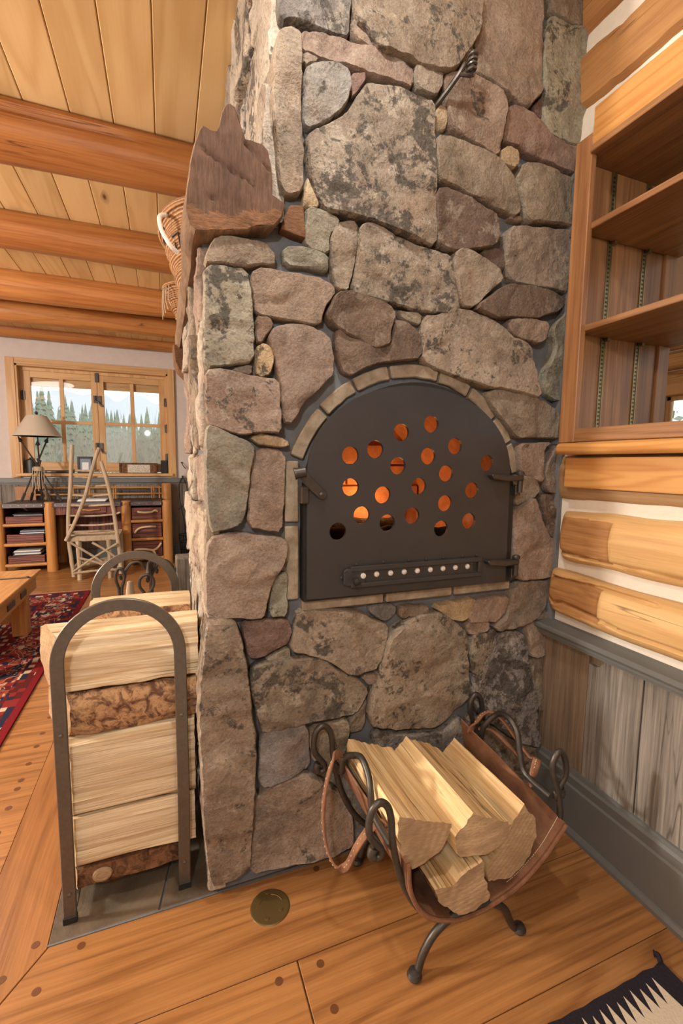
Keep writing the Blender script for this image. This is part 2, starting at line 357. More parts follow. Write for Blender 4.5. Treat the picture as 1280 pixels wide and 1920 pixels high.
# ------------------------------------------------------------------ mesh helpers
ROOTS = {}
class MB:
    def __init__(self):
        self.v, self.f, self.mi = [], [], []
    def add(self, vs, fs, mi=0):
        k = len(self.v)
        self.v += [V(p) for p in vs]
        for q in fs:
            self.f.append([i+k for i in q]); self.mi.append(mi)
        return self
    def box(self, lo, hi, mi=0, rot=None, piv=None):
        x0, y0, z0 = lo; x1, y1, z1 = hi
        vs = [V(p) for p in ((x0,y0,z0),(x1,y0,z0),(x1,y1,z0),(x0,y1,z0),(x0,y0,z1),(x1,y0,z1),(x1,y1,z1),(x0,y1,z1))]
        if rot is not None:
            c = V(piv) if piv is not None else (V(lo)+V(hi))/2
            vs = [rot @ (p-c)+c for p in vs]
        return self.add(vs, [(0,3,2,1),(4,5,6,7),(0,1,5,4),(1,2,6,5),(2,3,7,6),(3,0,4,7)], mi)
    def tube(self, pts, r, n=8, mi=0, closed=False, flat=None, ref=None, caps=True):
        """round (or flat=(w,t)) rod along points; r number or list"""
        P = [V(p) for p in pts]
        m = len(P)
        rr = r if isinstance(r, (list, tuple)) else [r]*m
        T = []
        for i in range(m):
            a = P[i-1] if (i > 0 or closed) else P[i]
            c = P[(i+1) % m] if (i < m-1 or closed) else P[i]
            t = (c-a); T.append(t.normalized() if t.length > 1e-9 else V((0,0,1)))
        nrm = V(ref) if ref is not None else (V((0,0,1)) if abs(T[0].z) < 0.9 else V((1,0,0)))
        nrm = (nrm - T[0]*nrm.dot(T[0])).normalized()
        vs = []
        for i in range(m):
            if ref is not None:
                nn = V(ref) - T[i]*V(ref).dot(T[i])
                nrm = nn.normalized() if nn.length > 1e-6 else nrm
            else:
                nrm = (nrm - T[i]*nrm.dot(T[i])).normalized()
            bi = T[i].cross(nrm)
            if flat:
                w, t = flat[0]*rr[i], flat[1]*rr[i]
                for a, c in ((w,t),(-w,t),(-w,-t),(w,-t)): vs.append(P[i]+nrm*a*0.5+bi*c*0.5)
            else:
                for k in range(n):
                    an = 2*math.pi*k/n
                    vs.append(P[i]+(nrm*math.cos(an)+bi*math.sin(an))*rr[i])
        k = 4 if flat else n
        fs = []
        for i in range(m if closed else m-1):
            j = (i+1) % m
            for q in range(k):
                q2 = (q+1) % k
                fs.append((i*k+q, i*k+q2, j*k+q2, j*k+q))
        if not closed and caps:
            fs.append(tuple(reversed(range(k)))); fs.append(tuple(range((m-1)*k, m*k)))
        return self.add(vs, fs, mi)
    def lathe(self, prof, c=(0,0,0), n=24, axis='Z', mi=0, sx=1.0, sy=1.0):
        vs, fs = [], []
        c = V(c); m = len(prof)
        for r, z in prof:
            for k in range(n):
                a = 2*math.pi*k/n
                p = (r*math.cos(a)*sx, r*math.sin(a)*sy, z)
                if axis == 'Y': p = (p[0], -p[2], p[1])
                if axis == 'X': p = (p[2], p[0], p[1])
                vs.append(c+V(p))
        for i in range(m-1):
            for k in range(n):
                k2 = (k+1) % n
                fs.append((i*n+k, i*n+k2, (i+1)*n+k2, (i+1)*n+k))
        if prof[0][0] > 1e-6: fs.append(tuple(reversed(range(n))))
        if prof[-1][0] > 1e-6: fs.append(tuple(range((m-1)*n, m*n)))
        return self.add(vs, fs, mi)
    def prism(self, poly, plane, d0, d1, mi=0):
        """polygon in plane 'XZ','YZ','XY' swept from d0 to d1 along the missing axis"""
        def p3(a, b, d): return {'XZ': (a, d, b), 'YZ': (d, a, b), 'XY': (a, b, d)}[plane]
        n = len(poly)
        vs = [p3(a, b, d0) for a, b in poly]+[p3(a, b, d1) for a, b in poly]
        fs = [tuple(range(n)), tuple(reversed(range(n, 2*n)))]
        fs += [(i, i+n, (i+1) % n+n, (i+1) % n) for i in range(n)]
        return self.add(vs, fs, mi)
    def build(self, name, mat, parent=None, loc=None, smooth=38, bevel=0.0, seg=1):
        me = bpy.data.meshes.new(name)
        o = bpy.data.objects.new(name, me)
        org = V(loc) if loc is not None else (ROOTS.get(parent.name, V((0,0,0))) if parent else V((0,0,0)))
        me.from_pydata([p-org for p in self.v], [], self.f)
        for mm in (mat if isinstance(mat, (list, tuple)) else [mat]): me.materials.append(mm)
        me.polygons.foreach_set('material_index', self.mi)
        bm = bmesh.new(); bm.from_mesh(me)
        bmesh.ops.recalc_face_normals(bm, faces=bm.faces)
        if bevel > 0:
            es = [e for e in bm.edges if len(e.link_faces) == 2 and e.calc_face_angle(0) > 0.7]
            bmesh.ops.bevel(bm, geom=es, offset=bevel, segments=seg, affect='EDGES', profile=0.6, clamp_overlap=True)
        bm.to_mesh(me); bm.free()
        if smooth:
            me.polygons.foreach_set('use_smooth', [True]*len(me.polygons))
            me.set_sharp_from_angle(angle=R(smooth))
        COL.objects.link(o)
        if parent:
            o.parent = parent
        else:
            o.location = org
        ROOTS[o.name] = org
        return o

def thing(name, label, cat, loc, group=None):
    o = bpy.data.objects.new(name, None)
    o.empty_display_size = 0.05
    COL.objects.link(o)
    o.location = loc
    ROOTS[o.name] = V(loc)
    o['label'] = label; o['category'] = cat
    if group: o['group'] = group
    return o
def tag(o, label, cat, group=None):
    o['label'] = label; o['category'] = cat
    if group: o['group'] = group
    return o
def struct(o):
    o['kind'] = 'structure'
    return o
def stuff(o):
    o['kind'] = 'stuff'
    return o
def dup(o, parent=None):
    c = o.copy(); COL.objects.link(c)
    ROOTS[c.name] = ROOTS.get(o.name, V((0,0,0)))
    if parent: c.parent = parent
    for ch in list(o.children): dup(ch, c)
    return c
def spline(pts, per=6, closed=False):
    P = [V(p) for p in pts]; n = len(P); out = []
    for i in range(n if closed else n-1):
        p0 = P[(i-1) % n] if (closed or i > 0) else P[0]*2-P[1]
        p1, p2 = P[i], P[(i+1) % n]
        p3 = P[(i+2) % n] if (closed or i+2 < n) else P[-1]*2-P[-2]
        for k in range(per):
            t = k/per
            out.append(0.5*((2*p1)+(p2-p0)*t+(2*p0-5*p1+4*p2-p3)*t*t+(3*p1-p0-3*p2+p3)*t**3))
    if not closed: out.append(P[-1])
    return out
def nz(p, s, seed=0.0):
    return noise.noise(V((p[0]*s+seed, p[1]*s+seed*1.7, p[2]*s-seed)))
def resample(poly, step, closed=True):
    out = []
    n = len(poly)
    for i in range(n if closed else n-1):
        a, b = V(poly[i]), V(poly[(i+1) % n])
        k = max(1, int(round((b-a).length/step)))
        for j in range(k): out.append(a+(b-a)*j/k)
    if not closed: out.append(V(poly[-1]))
    return out
def area2(p):
    return sum(p[i][0]*p[(i+1) % len(p)][1]-p[(i+1) % len(p)][0]*p[i][1] for i in range(len(p)))/2
def inside(x, y, P):
    c = False; n = len(P); j = n-1
    for i in range(n):
        xi, yi = P[i][0], P[i][1]; xj, yj = P[j][0], P[j][1]
        if (yi > y) != (yj > y) and x < (xj-xi)*(y-yi)/(yj-yi)+xi: c = not c
        j = i
    return c
def edge_dist(x, y, P):
    m = 1e9; n = len(P)
    for i in range(n):
        ax, ay = P[i][0], P[i][1]; bx, by = P[(i+1) % n][0], P[(i+1) % n][1]
        dx, dy = bx-ax, by-ay; L = dx*dx+dy*dy
        t = 0 if L == 0 else max(0, min(1, ((x-ax)*dx+(y-ay)*dy)/L))
        d = (x-ax-t*dx)**2+(y-ay-t*dy)**2
        if d < m: m = d
    return math.sqrt(m)

def cdt_fill(outer, holes=(), extra=()):
    """triangulate a polygon with holes; returns verts2d, tris"""
    pts = [V((p[0], p[1])) for p in outer]; edges = [(i, (i+1) % len(pts)) for i in range(len(pts))]
    for h in holes:
        k = len(pts); pts += [V((p[0], p[1])) for p in h]
        edges += [(k+i, k+(i+1) % len(h)) for i in range(len(h))]
    pts += [V((p[0], p[1])) for p in extra]
    vs, es, fs, *_ = delaunay_2d_cdt(pts, edges, [], 1, 1e-7)
    tri = []
    for f in fs:
        cx = sum(vs[i][0] for i in f)/len(f); cy = sum(vs[i][1] for i in f)/len(f)
        if inside(cx, cy, outer) and not any(inside(cx, cy, h) for h in holes): tri.append(tuple(f))
    return vs, tri

STONE_PAL = dict(T=(0.275, 0.23, 0.182), P=(0.30, 0.233, 0.19), G=(0.235, 0.225, 0.215), N=(0.265, 0.255, 0.205),
                 R=(0.205, 0.142, 0.122), Y=(0.43, 0.335, 0.215), D=(0.165, 0.122, 0.095), W=(0.44, 0.385, 0.325))  # W: left-face tone, light from the left mixed into the colour
def stone(pts, proud, kind, org, u, v, n, parent, back=0.025, grid=0.0095, name='stone', grow=0.0035):
    org, u, v, n = V(org), V(u), V(v), V(n)
    if area2(pts) < 0: pts = pts[::-1]
    sd = random.random()*50
    # soften corners a little
    soft = []
    m = len(pts)
    for i in range(m):
        p = V(pts[i]); a = V(pts[i-1]); b = V(pts[(i+1) % m])
        soft.append(p+(a-p)*min(0.18, 0.012/max(1e-6, (a-p).length))); soft.append(p+(b-p)*min(0.18, 0.012/max(1e-6, (b-p).length)))
    c0 = V((sum(p.x for p in soft)/len(soft), sum(p.y for p in soft)/len(soft)))
    gr = []
    for i in range(len(soft)):          # the dressed face runs out almost to the joint
        t = soft[(i+1) % len(soft)]-soft[i-1]
        nn = V((t.y, -t.x)).normalized() if t.length > 1e-9 else V((0, 0))
        gr.append(soft[i]+nn*grow)
    soft = gr
    ring = resample(soft, 0.009)
    ring = [V((p.x+0.0028*noise.noise(V((p.x*38+sd, p.y*38, sd)))+0.0015*noise.noise(V((p.x*110, p.y*110+sd, 1))),
               p.y+0.0028*noise.noise(V((p.x*38, p.y*38+sd, sd+9)))+0.0015*noise.noise(V((p.x*110+sd, p.y*110, 5))))) for p in ring]
    m = len(ring)
    def inset(d):
        out = []
        for i in range(m):
            t = ring[(i+1) % m]-ring[i-1]
            nn = V((-t.y, t.x)); nn = nn.normalized() if nn.length > 1e-9 else V((0, 0))
            out.append(ring[i]+nn*d)
        return out
    tx, ty = random.uniform(-0.05, 0.05), random.uniform(-0.05, 0.05)
    cx = sum(p.x for p in ring)/m; cy = sum(p.y for p in ring)/m
    def depth(x, y):
        d = proud+tx*(x-cx)+ty*(y-cy)
        d += 0.0065*noise.noise(V((x*7+sd, y*7, sd)))+0.0035*noise.noise(V((x*22, y*22+sd, 3)))+0.0018*noise.noise(V((x*60+sd, y*60, 7)))
        s = noise.noise(V((x*5-sd, y*9, sd*0.5)))
        d += 0.004*max(-1, min(1, s*12))
        d -= 0.006*max(0.0, 1-abs(noise.noise(V((x*11+sd, y*11, sd*2))))*7)*0.6
        return d
    in1, in2 = inset(0.0012), inset(0.0038)
    P3 = lambda x, y, d: org+u*x+v*y+n*d
    vs = [P3(p.x, p.y, -back) for p in ring]
    vs += [P3(p.x, p.y, depth(p.x, p.y)*0.55) for p in ring]
    vs += [P3(q.x, q.y, depth(p.x, p.y)-0.004) for p, q in zip(ring, in1)]
    base = len(vs)
    if abs(area2(in2)) > 0.3*abs(area2(ring)):
        extra = []
        x0, x1 = min(p.x for p in ring), max(p.x for p in ring); y0, y1 = min(p.y for p in ring), max(p.y for p in ring)
        g = max(grid, math.sqrt((x1-x0)*(y1-y0)/1800))
        yy = y0; row = 0
        while yy < y1:
            xx = x0+(g/2 if row % 2 else 0)
            while xx < x1:
                if inside(xx, yy, in2) and edge_dist(xx, yy, in2) > g*0.6:
                    extra.append((xx+random.uniform(-.2, .2)*g, yy+random.uniform(-.2, .2)*g))
                xx += g
            yy += g*0.87; row += 1
    else:
        in2 = [p for p in in1]; extra = []
    v2, tri = cdt_fill([tuple(p) for p in in2], (), extra)
    fs = []
    for a in range(2):
        for i in range(m):
            j = (i+1) % m
            fs.append((a*m+i, a*m+j, (a+1)*m+j, (a+1)*m+i))
    vs += [P3(p[0], p[1], depth(p[0], p[1])) for p in v2]
    for i in range(m):
        j = (i+1) % m
        fs.append((2*m+i, 2*m+j, base+j, base+i))
    fs += [tuple(base+i for i in t) for t in tri]
    mb = MB(); mb.add(vs, fs)
    o = mb.build(name, STONE, parent, smooth=42)
    c = STONE_PAL[kind[0]]; j = random.uniform(0.9, 1.1)
    o.color = (c[0]*j*random.uniform(.97, 1.03), c[1]*j, c[2]*j*random.uniform(.96, 1.04), int(kind[1])/9.0)
    return o

# ================================================================== SETTING: floor
floor = struct(MB().box((-4.2, -3.3, -0.05), (3.2, 5.15, -0.012)).build('floor', FLOOR_X))
def board(poly, mat, z0=-0.012, z1=0.0, parent=floor):
    return MB().prism(poly, 'XY', z0, z1).build('floor_board', mat, parent, smooth=0, bevel=0.0012)
g = 0.0009
def rect(x0, x1, y0, y1): return [(x0+g, y0+g), (x1-g, y0+g), (x1-g, y1-g), (x0+g, y1-g)]
front = board([(-0.388, -0.009), (1.15, -0.009), (1.15, -0.2515), (-0.5585, -0.2515)], FLOOR_X)
left = board([(-0.392, -0.0105), (-0.5675, -0.26), (-0.5675, 2.15), (-0.392, 2.15)], FLOOR_Y)
rowb = board(rect(0.181, 1.15, -0.515, -0.2525), FLOOR_X)
rowc = board(rect(-1.9, 0.179, -0.515, -0.2525), FLOOR_X)
boards = [front, left, rowb, rowc]
ys = [-0.515, -0.76, -1.02, -1.30, -1.62, -2.0]
for i in range(len(ys)-1):
    xs = [[-1.9, -0.75, 1.15], [-1.9, -0.2, 1.15], [-1.9, -0.6, 1.15]][i % 3]
    for a, c in zip(xs[:-1], xs[1:]): board(rect(a, c, ys[i+1], ys[i]), FLOOR_X)
yb = [-0.2525, -0.03, 0.205, 0.40, 0.616, 0.765, 0.985, 1.22, 1.42, 1.66, 1.86, 2.15, 2.38, 2.62, 2.85, 3.08, 3.32, 3.55, 3.79, 4.02, 4.27, 4.5, 4.75, 5.1]
for i in range(len(yb)-1):
    y0, y1 = yb[i], yb[i+1]
    if y1 <= 2.151:
        xs = [-4.2, -1.9-0.4*(i % 3), -0.5675]
    else:
        xs = [-4.2, -1.6-0.5*(i % 2), 0.2+0.3*(i % 3), 3.2]
    for a, c in zip(xs[:-1], xs[1:]):
        q = board(rect(a, c, y0, y1), FLOOR_X)
        if y1 <= 2.151 and c == -0.5675:
            for yy in (y0+0.05, y1-0.05):
                MB().lathe([(0.011, -0.004), (0.011, 0.0006)], (-0.626, yy, 0), 16).build('peg', PEG, q)
for par, pts in ((left, [(-0.42, 0.008), (-0.473, -0.055)]), (front, [(-0.314, -0.033), (-0.392, -0.11), (0.30, -0.03)]),
                 (rowb, [(0.23, -0.28), (0.23, -0.378), (0.23, -0.47)]), (rowc, [(0.128, -0.282), (0.128, -0.47)])):
    for x, y in pts:
        MB().lathe([(0.0095, -0.004), (0.0095, 0.0006)], (x, y, 0), 16).build('peg', PEG, par)

# ================================================================== SETTING: ceiling with boards and log beams
ceiling = struct(MB().box((-4.2, -3.3, 2.66), (3.2, 5.2, 2.72)).build('ceiling', PINE_CEIL))
xs = -4.2; k = 0
while xs < 1.2:
    w = 0.1645
    a = -0.484-0.1645*22.5 if k == 0 else xs
    a = xs if k else xs
    MB().box((a+0.001, -3.3, 2.64), (a+w-0.001, 5.1, 2.66)).build('ceiling_board', PINE_CEIL, ceiling, smooth=0, bevel=0.0035)
    xs += w; k += 1
def beam(y, z, r, x0, x1, crack=None, r2=None):
    sd = y*3.1
    n, m = 26, 64
    vs, fs = [], []
    for i in range(m+1):
        x = x0+(x1-x0)*i/m
        rr = r*(1+0.05*math.sin(x*2.3+sd)+0.03*noise.noise(V((x*3, sd, 0))))
        for j in range(n):
            a = 2*math.pi*j/n
            d = rr*(1+0.05*noise.noise(V((x*1.5, math.cos(a)*1.3+sd, math.sin(a)*1.3))))
            if crack is not None:
                da = (a-crack-0.10*math.sin(x*1.1)+math.pi) % (2*math.pi)-math.pi
                if abs(da) < 0.14: d -= 0.022*(1-abs(da)/0.14)
            vs.append((x, y+d*math.cos(a), z+d*math.sin(a)))
    for i in range(m):
        for j in range(n):
            j2 = (j+1) % n
            fs.append((i*n+j, i*n+j2, (i+1)*n+j2, (i+1)*n+j))
    fs.append(tuple(range(n))); fs.append(tuple(range(m*n, m*n+n)))
    return MB().add(vs, fs).build('log_beam', LOG_BEAM, ceiling, smooth=50)
beam(0.13, 2.575, 0.100, -4.0, 0.185)
beam(1.20, 2.553, 0.112, -4.0, 1.10, crack=2.95)
beam(2.16, 2.553, 0.110, -4.0, 2.6)
beam(3.16, 2.550, 0.110, -4.0, 2.6)
beam(3.87, 2.540, 0.098, -4.0, 2.6)
beam(4.96, 2.650, 0.105, -4.0, 2.6)

# ================================================================== SETTING: far wall with window
WX0, WX1, WZ0, WZ1 = -1.655, -0.035, 1.05, 2.29
wf = MB()
for lo, hi in (((-4.2, 5.1, 0), (WX0, 5.3, 2.7)), ((WX1, 5.1, 0), (3.2, 5.3, 2.7)), ((WX0, 5.1, 0), (WX1, 5.3, WZ0)), ((WX0, 5.1, WZ1), (WX1, 5.3, 2.7))):
    wf.box(lo, hi)
wall_far = struct(wf.build('wall_far', PLASTER, smooth=0))
x = -4.2; i = 0
while x < 1.0:
    w = 0.17+0.05*((i*7) % 3)/2
    MB().box((x+.002, 5.082, 0.1), (x+w-.002, 5.1, 0.955)).build('wainscot_board', GREYBOARD if i % 4 != 1 else BROWNBOARD, wall_far, smooth=0, bevel=0.002)
    x += w; i += 1
struct(MB().box((-4.2, 5.06, 0.935), (1.0, 5.1, 0.992)).box((-4.2, 5.075, 0.915), (1.0, 5.1, 0.935)).build('trim_2', GREYPAINT, smooth=0, bevel=0.004))
struct(MB().box((-4.2, 5.065, 0), (1.0, 5.1, 0.12)).build('baseboard_far', GREYPAINT, smooth=0, bevel=0.004))
# window 1: casing, jambs, two sashes of four panes, sill, hinges, latches
window1 = bpy.data.objects.new('window_1', None); COL.objects.link(window1); struct(window1)
window1.location = (-0.845, 5.1, 1.03); ROOTS['window_1'] = V((-0.845, 5.1, 1.03))
MB().box((-1.742, 5.06, 1.0), (WX0, 5.1, 2.355)).build('casing', WIN_PINE_Z, window1, smooth=0, bevel=0.003)
MB().box((WX1, 5.06, 1.0), (0.04, 5.1, 2.355)).build('casing', WIN_PINE_Z, window1, smooth=0, bevel=0.003)
MB().box((WX0+.001, 5.06, WZ1), (WX1-.001, 5.1, 2.355)).build('casing', WIN_PINE_X, window1, smooth=0, bevel=0.003)
MB().box((-1.70, 5.02, 1.015), (0.0, 5.26, 1.05)).build('sill', WIN_PINE_X, window1, smooth=0, bevel=0.005)
MB().box((WX0, 5.07, WZ0), (WX0+0.02, 5.27, WZ1)).box((WX1-0.02, 5.07, WZ0), (WX1, 5.27, WZ1)).build('jamb', WIN_PINE_Z, window1, smooth=0)
MB().box((WX0, 5.07, WZ1-0.02), (WX1, 5.27, WZ1)).build('jamb', WIN_PINE_X, window1, smooth=0)
MB().box((WX0+.02, 5.165, WZ0), (-1.5985, 5.215, WZ1-.02)).box((-0.0765, 5.165, WZ0), (WX1-.02, 5.215, WZ1-.02)).box((-1.5985, 5.165, 2.2355), (-0.0765, 5.215, WZ1-.02)).build('frame', WIN_PINE_Z, window1, smooth=0)
MB().box((WX0, 5.22, 2.075), (WX1, 5.27, 2.27)).build('head_stop', WIN_PINE_X, window1, smooth=0)
b = NB('window_glass')
mx = b.n('ShaderNodeMixShader'); tr = b.n('ShaderNodeBsdfTransparent'); gl = b.n('ShaderNodeBsdfGlossy'); gl.inputs['Roughness'].default_value = 0.02
fr = b.n('ShaderNodeFresnel'); fr.inputs['IOR'].default_value = 1.45
b.link(fr.outputs[0], mx.inputs[0]); b.link(tr.outputs[0], mx.inputs[1]); b.link(gl.outputs[0], mx.inputs[2])
b.link(mx.outputs[0], b.t.nodes['Material Output'].inputs[0])
GLASS = b.m
def sash(x0, x1, parent, y=5.17):
    st, z0, z1 = 0.068, 1.065, 2.235
    s = MB().box((x0, y, z0), (x0+st, y+0.04, z1)).box((x1-st, y, z0), (x1, y+0.04, z1)).build('sash', WIN_PINE_Z, parent, smooth=0, bevel=0.003)
    MB().box((x0+st, y, z0), (x1-st, y+0.04, z0+0.115)).box((x0+st, y, z1-0.075), (x1-st, y+0.04, z1)).build('sash_rail', WIN_PINE_X, s, smooth=0, bevel=0.003)
    xm = (x0+x1)/2; zm = 1.655
    MB().box((xm-0.022, y+.004, z0+.115), (xm+0.022, y+.036, z1-.075)).build('muntin', WIN_PINE_Z, s, smooth=0, bevel=0.003)
    for a, c in ((x0+st, xm-.022), (xm+.022, x1-st)):
        MB().box((a, y+.004, zm-.02), (c, y+.036, zm+.02)).build('muntin', WIN_PINE_X, s, smooth=0, bevel=0.003)
    for a, c in ((x0+st-.004, xm-.018), (xm+.018, x1-st+.004)):
        for p, q in ((z0+.111, zm-.016), (zm+.016, z1-.071)):
            MB().box((a, y+.018, p), (c, y+.022, q)).build('pane', GLASS, s, smooth=0)
    return s
sash(-1.60, -0.842, window1); sash(-0.838, -0.075, window1)
for x, z in ((-1.612, 1.95), (-1.612, 1.55), (-1.612, 1.15), (-0.066, 1.95), (-0.066, 1.62), (-0.066, 1.25)):
    MB().box((x-.02, 5.155, z-.05), (x+.02, 5.172, z+.05)).tube([(x, 5.15, z-.055), (x, 5.15, z+.055)], .007).build('hinge', IRON, window1, smooth=0)
for z in (1.93, 1.36):
    MB().tube(spline([(-.86, 5.158, z+.06), (-.86, 5.15, z), (-.83, 5.14, z-.02), (-.80, 5.14, z-.06), (-.775, 5.135, z-.065)]), .010).box((-.885, 5.155, z-.03), (-.845, 5.17, z+.06)).box((-.835, 5.155, z-.03), (-.80, 5.17, z+.06)).build('latch', IRON, window1)
MB().box((-.86, 5.15, 2.15), (-.82, 5.17, 2.26)).build('latch', IRON, window1, smooth=0, bevel=.003)

# ================================================================== SETTING: right wall of logs and wainscot
# chinking behind; window-like opening for the bookcase between z 1.29 and 2.1
wr = MB()
wr.box((1.152, -2.6, 0.0), (1.30, -0.012, 1.268)); wr.box((1.152, -2.6, 2.12), (1.30, -0.012, 2.635))
wall_right = struct(wr.build('wall_right', CHINK, smooth=0))
struct(MB().prism([(1.118, 0), (1.118, 0.158), (1.124, 0.163), (1.122, 0.190), (1.128, 0.197), (1.130, 0.210), (1.152, 0.212), (1.152, 0)], 'XZ', -2.6, -0.012)
       .prism([(1.106, 0), (1.106, 0.012), (1.112, 0.022), (1.118, 0.024), (1.118, 0)], 'XZ', -2.6, -0.012).build('baseboard_right', GREYPAINT, smooth=30))
ys = [-0.018, -0.2055, -0.382, -0.565, -0.75, -0.94, -1.12, -1.31, -1.5, -1.7, -1.9, -2.1, -2.35, -2.6]
for i in range(len(ys)-1):
    a, c = ys[i]-0.0015, ys[i+1]+0.0015
    poly = [(a, 0.205), (a, 0.635), (c, 0.635), (c, 0.205)]
    if i == 1:   # knot broken out of the top corner
        poly = [(a, 0.205), (a, 0.586), (a-.022, 0.583), (a-.038, 0.590), (a-.050, 0.606), (a-.052, 0.635), (c, 0.635), (c, 0.205)]
    MB().prism(poly, 'YZ', 1.138-0.002*(i % 2), 1.152).build('wainscot_board', BROWNBOARD if i == 0 else GREYBOARD, wall_right, smooth=0, bevel=0.0012)
MB().box((1.1503, -0.30, 0.5), (1.1518, -0.19, 0.64)).build('backing_board', BROWNBOARD, wall_right, smooth=0)
struct(MB().prism([(1.138, 0.627), (1.100, 0.629), (1.098, 0.640), (1.092, 0.641), (1.092, 0.650), (1.084, 0.652), (1.078, 0.660), (1.078, 0.668), (1.084, 0.672), (1.153, 0.676), (1.153, 0.627)], 'XZ', -2.6, -0.03)
       .build('trim_1', GREYPAINT, smooth=30))
def wall_log(z0, z1, ystart, bulge, mats, cracks=(), hewn=None, name='log'):
    """half-round log lying along Y; cracks [(y, z)...] polylines cut in; hewn (y, flat x) squares off the end"""
    zc, rz = (z0+z1)/2, (z1-z0)/2
    n, m = 40, 150
    vs, fs, mi = [], [], []
    sd = zc*7
    for i in range(m+1):
        s = i/m; y = ystart-2.5*(s**1.7)
        e = min(1, (ystart-y)/0.075)
        rnd = math.sqrt(max(0.03, 1-(1-e)**2))
        wob = 0.010*noise.noise(V((y*2.2, sd, 0)))+0.006*noise.noise(V((y*6, sd, 4)))
        for j in range(n+1):
            a = -math.pi/2+math.pi*j/n
            z = zc+wob+rz*(0.93+0.07*rnd)*math.sin(a)*(1+0.05*noise.noise(V((y*3, a, sd))))
            d = bulge*rnd*(abs(math.cos(a))**0.7)*(1+0.06*noise.noise(V((y*2.5, a*1.4, sd+3))))
            if hewn and y > hewn[0]: d = min(d, hewn[1]+0.003*noise.noise(V((y*25, z*60, 0))))
            for cr in cracks:
                for (ya, za), (yb_, zb) in zip(cr[:-1], cr[1:]):
                    if min(ya, yb_) <= y <= max(ya, yb_):
                        zz = za+(zb-za)*(y-ya)/(yb_-ya)
                        q = abs(z-zz)
                        if q < 0.007: d -= 0.016*(1-q/0.007)
            vs.append((1.155-d, y, z))
    for i in range(m):
        for j in range(n):
            fs.append((i*(n+1)+j, i*(n+1)+j+1, (i+1)*(n+1)+j+1, (i+1)*(n+1)+j))
    mb = MB()
    mb.add(vs, [tuple(range(n+1))])
    for f in fs:
        yy = vs[f[0]][1]; zz = vs[f[0]][2]
        k = 0
        if hewn and yy > hewn[0] and abs(zz-zc) < rz*0.72: k = 1
        mb.f.append(list(f)); mb.mi.append(k)
    return mb.build(name, mats, wall_right, smooth=60)
wall_log(0.706, 0.855, -0.035, 0.060, [LOG_WALL, LOG_HEWN], cracks=[[(-0.05, 0.768), (-0.075, 0.745), (-0.11, 0.757), (-0.28, 0.744), (-0.33, 0.735), (-0.6, 0.742), (-1.2, 0.738), (-2.5, 0.75)], [(-0.06, 0.832), (-0.25, 0.838), (-0.42, 0.835)]], hewn=(-0.255, 0.046))
wall_log(0.893, 1.060, -0.07, 0.066, [LOG_WALL, LOG_HEWN], cracks=[[(-0.075, 0.921), (-0.2, 0.917), (-0.35, 0.921), (-1.0, 0.92), (-2.5, 0.915)]], hewn=(-0.275, 0.050))
wall_log(1.092, 1.232, -0.03, 0.030, [LOG_GREY, LOG_GREY])
MB().box((1.100, -2.6, 1.133), (1.155, -0.10, 1.2265)).build('hewn_beam', FIR, wall_right, smooth=0, bevel=0.004, seg=2)
MB().prism([(1.155, 1.2345), (1.072, 1.2345), (1.064, 1.2375), (1.060, 1.245), (1.060, 1.260), (1.064, 1.267), (1.072, 1.2705), (1.155, 1.2705)], 'XZ', -2.6, -0.098).build('ledge_board', FIR, wall_right, smooth=50, bevel=0.006, seg=2)
def rough_log(z0, z1, name):
    n = 60
    mb = MB(); vs = []; fs = []
    prof = [(0.0, 0.0), (0.020, 0.08), (0.027, 0.5), (0.022, 0.92), (0.0, 1.0)]
    for i in range(n+1):
        y = -0.035-2.4*(i/n)**1.5
        for d, t in prof:
            ez = 0.012*noise.noise(V((y*9, t*2, z0*5)))+0.006*noise.noise(V((y*30, t, z0)))
            vs.append((1.153-d*(1+.15*noise.noise(V((y*12, t*4, z0)))), y, z0+(z1-z0)*t+ez))
    k = len(prof)
    for i in range(n):
        for j in range(k-1): fs.append((i*k+j, i*k+j+1, (i+1)*k+j+1, (i+1)*k+j))
    mb.add(vs, fs+[tuple(range(k))])
    return mb.build(name, [LOG_HEWN2], wall_right, smooth=40)
LOG_HEWN2 = wood('hand_hewn_log', (0.46, 0.235, 0.085), (0.30, 0.135, 0.045), 'Y', 2.0, 8.0, 0.35, 0.6, 0.08, 0.06, 0.5, 0.6, crack=0.9)
rough_log(2.288, 2.438, 'log'); rough_log(2.492, 2.70, 'log')

# back room seen through the open bookcase
struct(MB().box((3.2, -1.0, 0), (3.3, 1.06, 1.35)).box((3.2, 1.05, 1.35), (3.3, 3.0, 2.7)).box((3.2, 1.06, 0), (3.3, 3.0, 1.35)).box((3.2, -1.0, 1.73), (3.3, 1.05, 2.7)).build('wall_back', CHINK, smooth=0))
wb = bpy.data.objects['wall_back']
for z, r in ((1.80, 0.055), (1.925, 0.062), (2.055, 0.060), (2.19, 0.06)):
    mb = MB(); mb.lathe([(r*.9, -1.0), (r, 0.4), (r*.97, 2.2), (r, 3.0)], (3.19, 0, z), 18, axis='Y')
    # lathe along Y runs from -z: mirror so that the log spans the wall
    for p in mb.v: p.y = -p.y+0
    mb.build('log', LOG_WALL, wb, smooth=50)
window2 = bpy.data.objects.new('window_2', None); COL.objects.link(window2); struct(window2)
window2.location = (3.2, 0.5, 1.35); ROOTS['window_2'] = V((3.2, 0.5, 1.35))
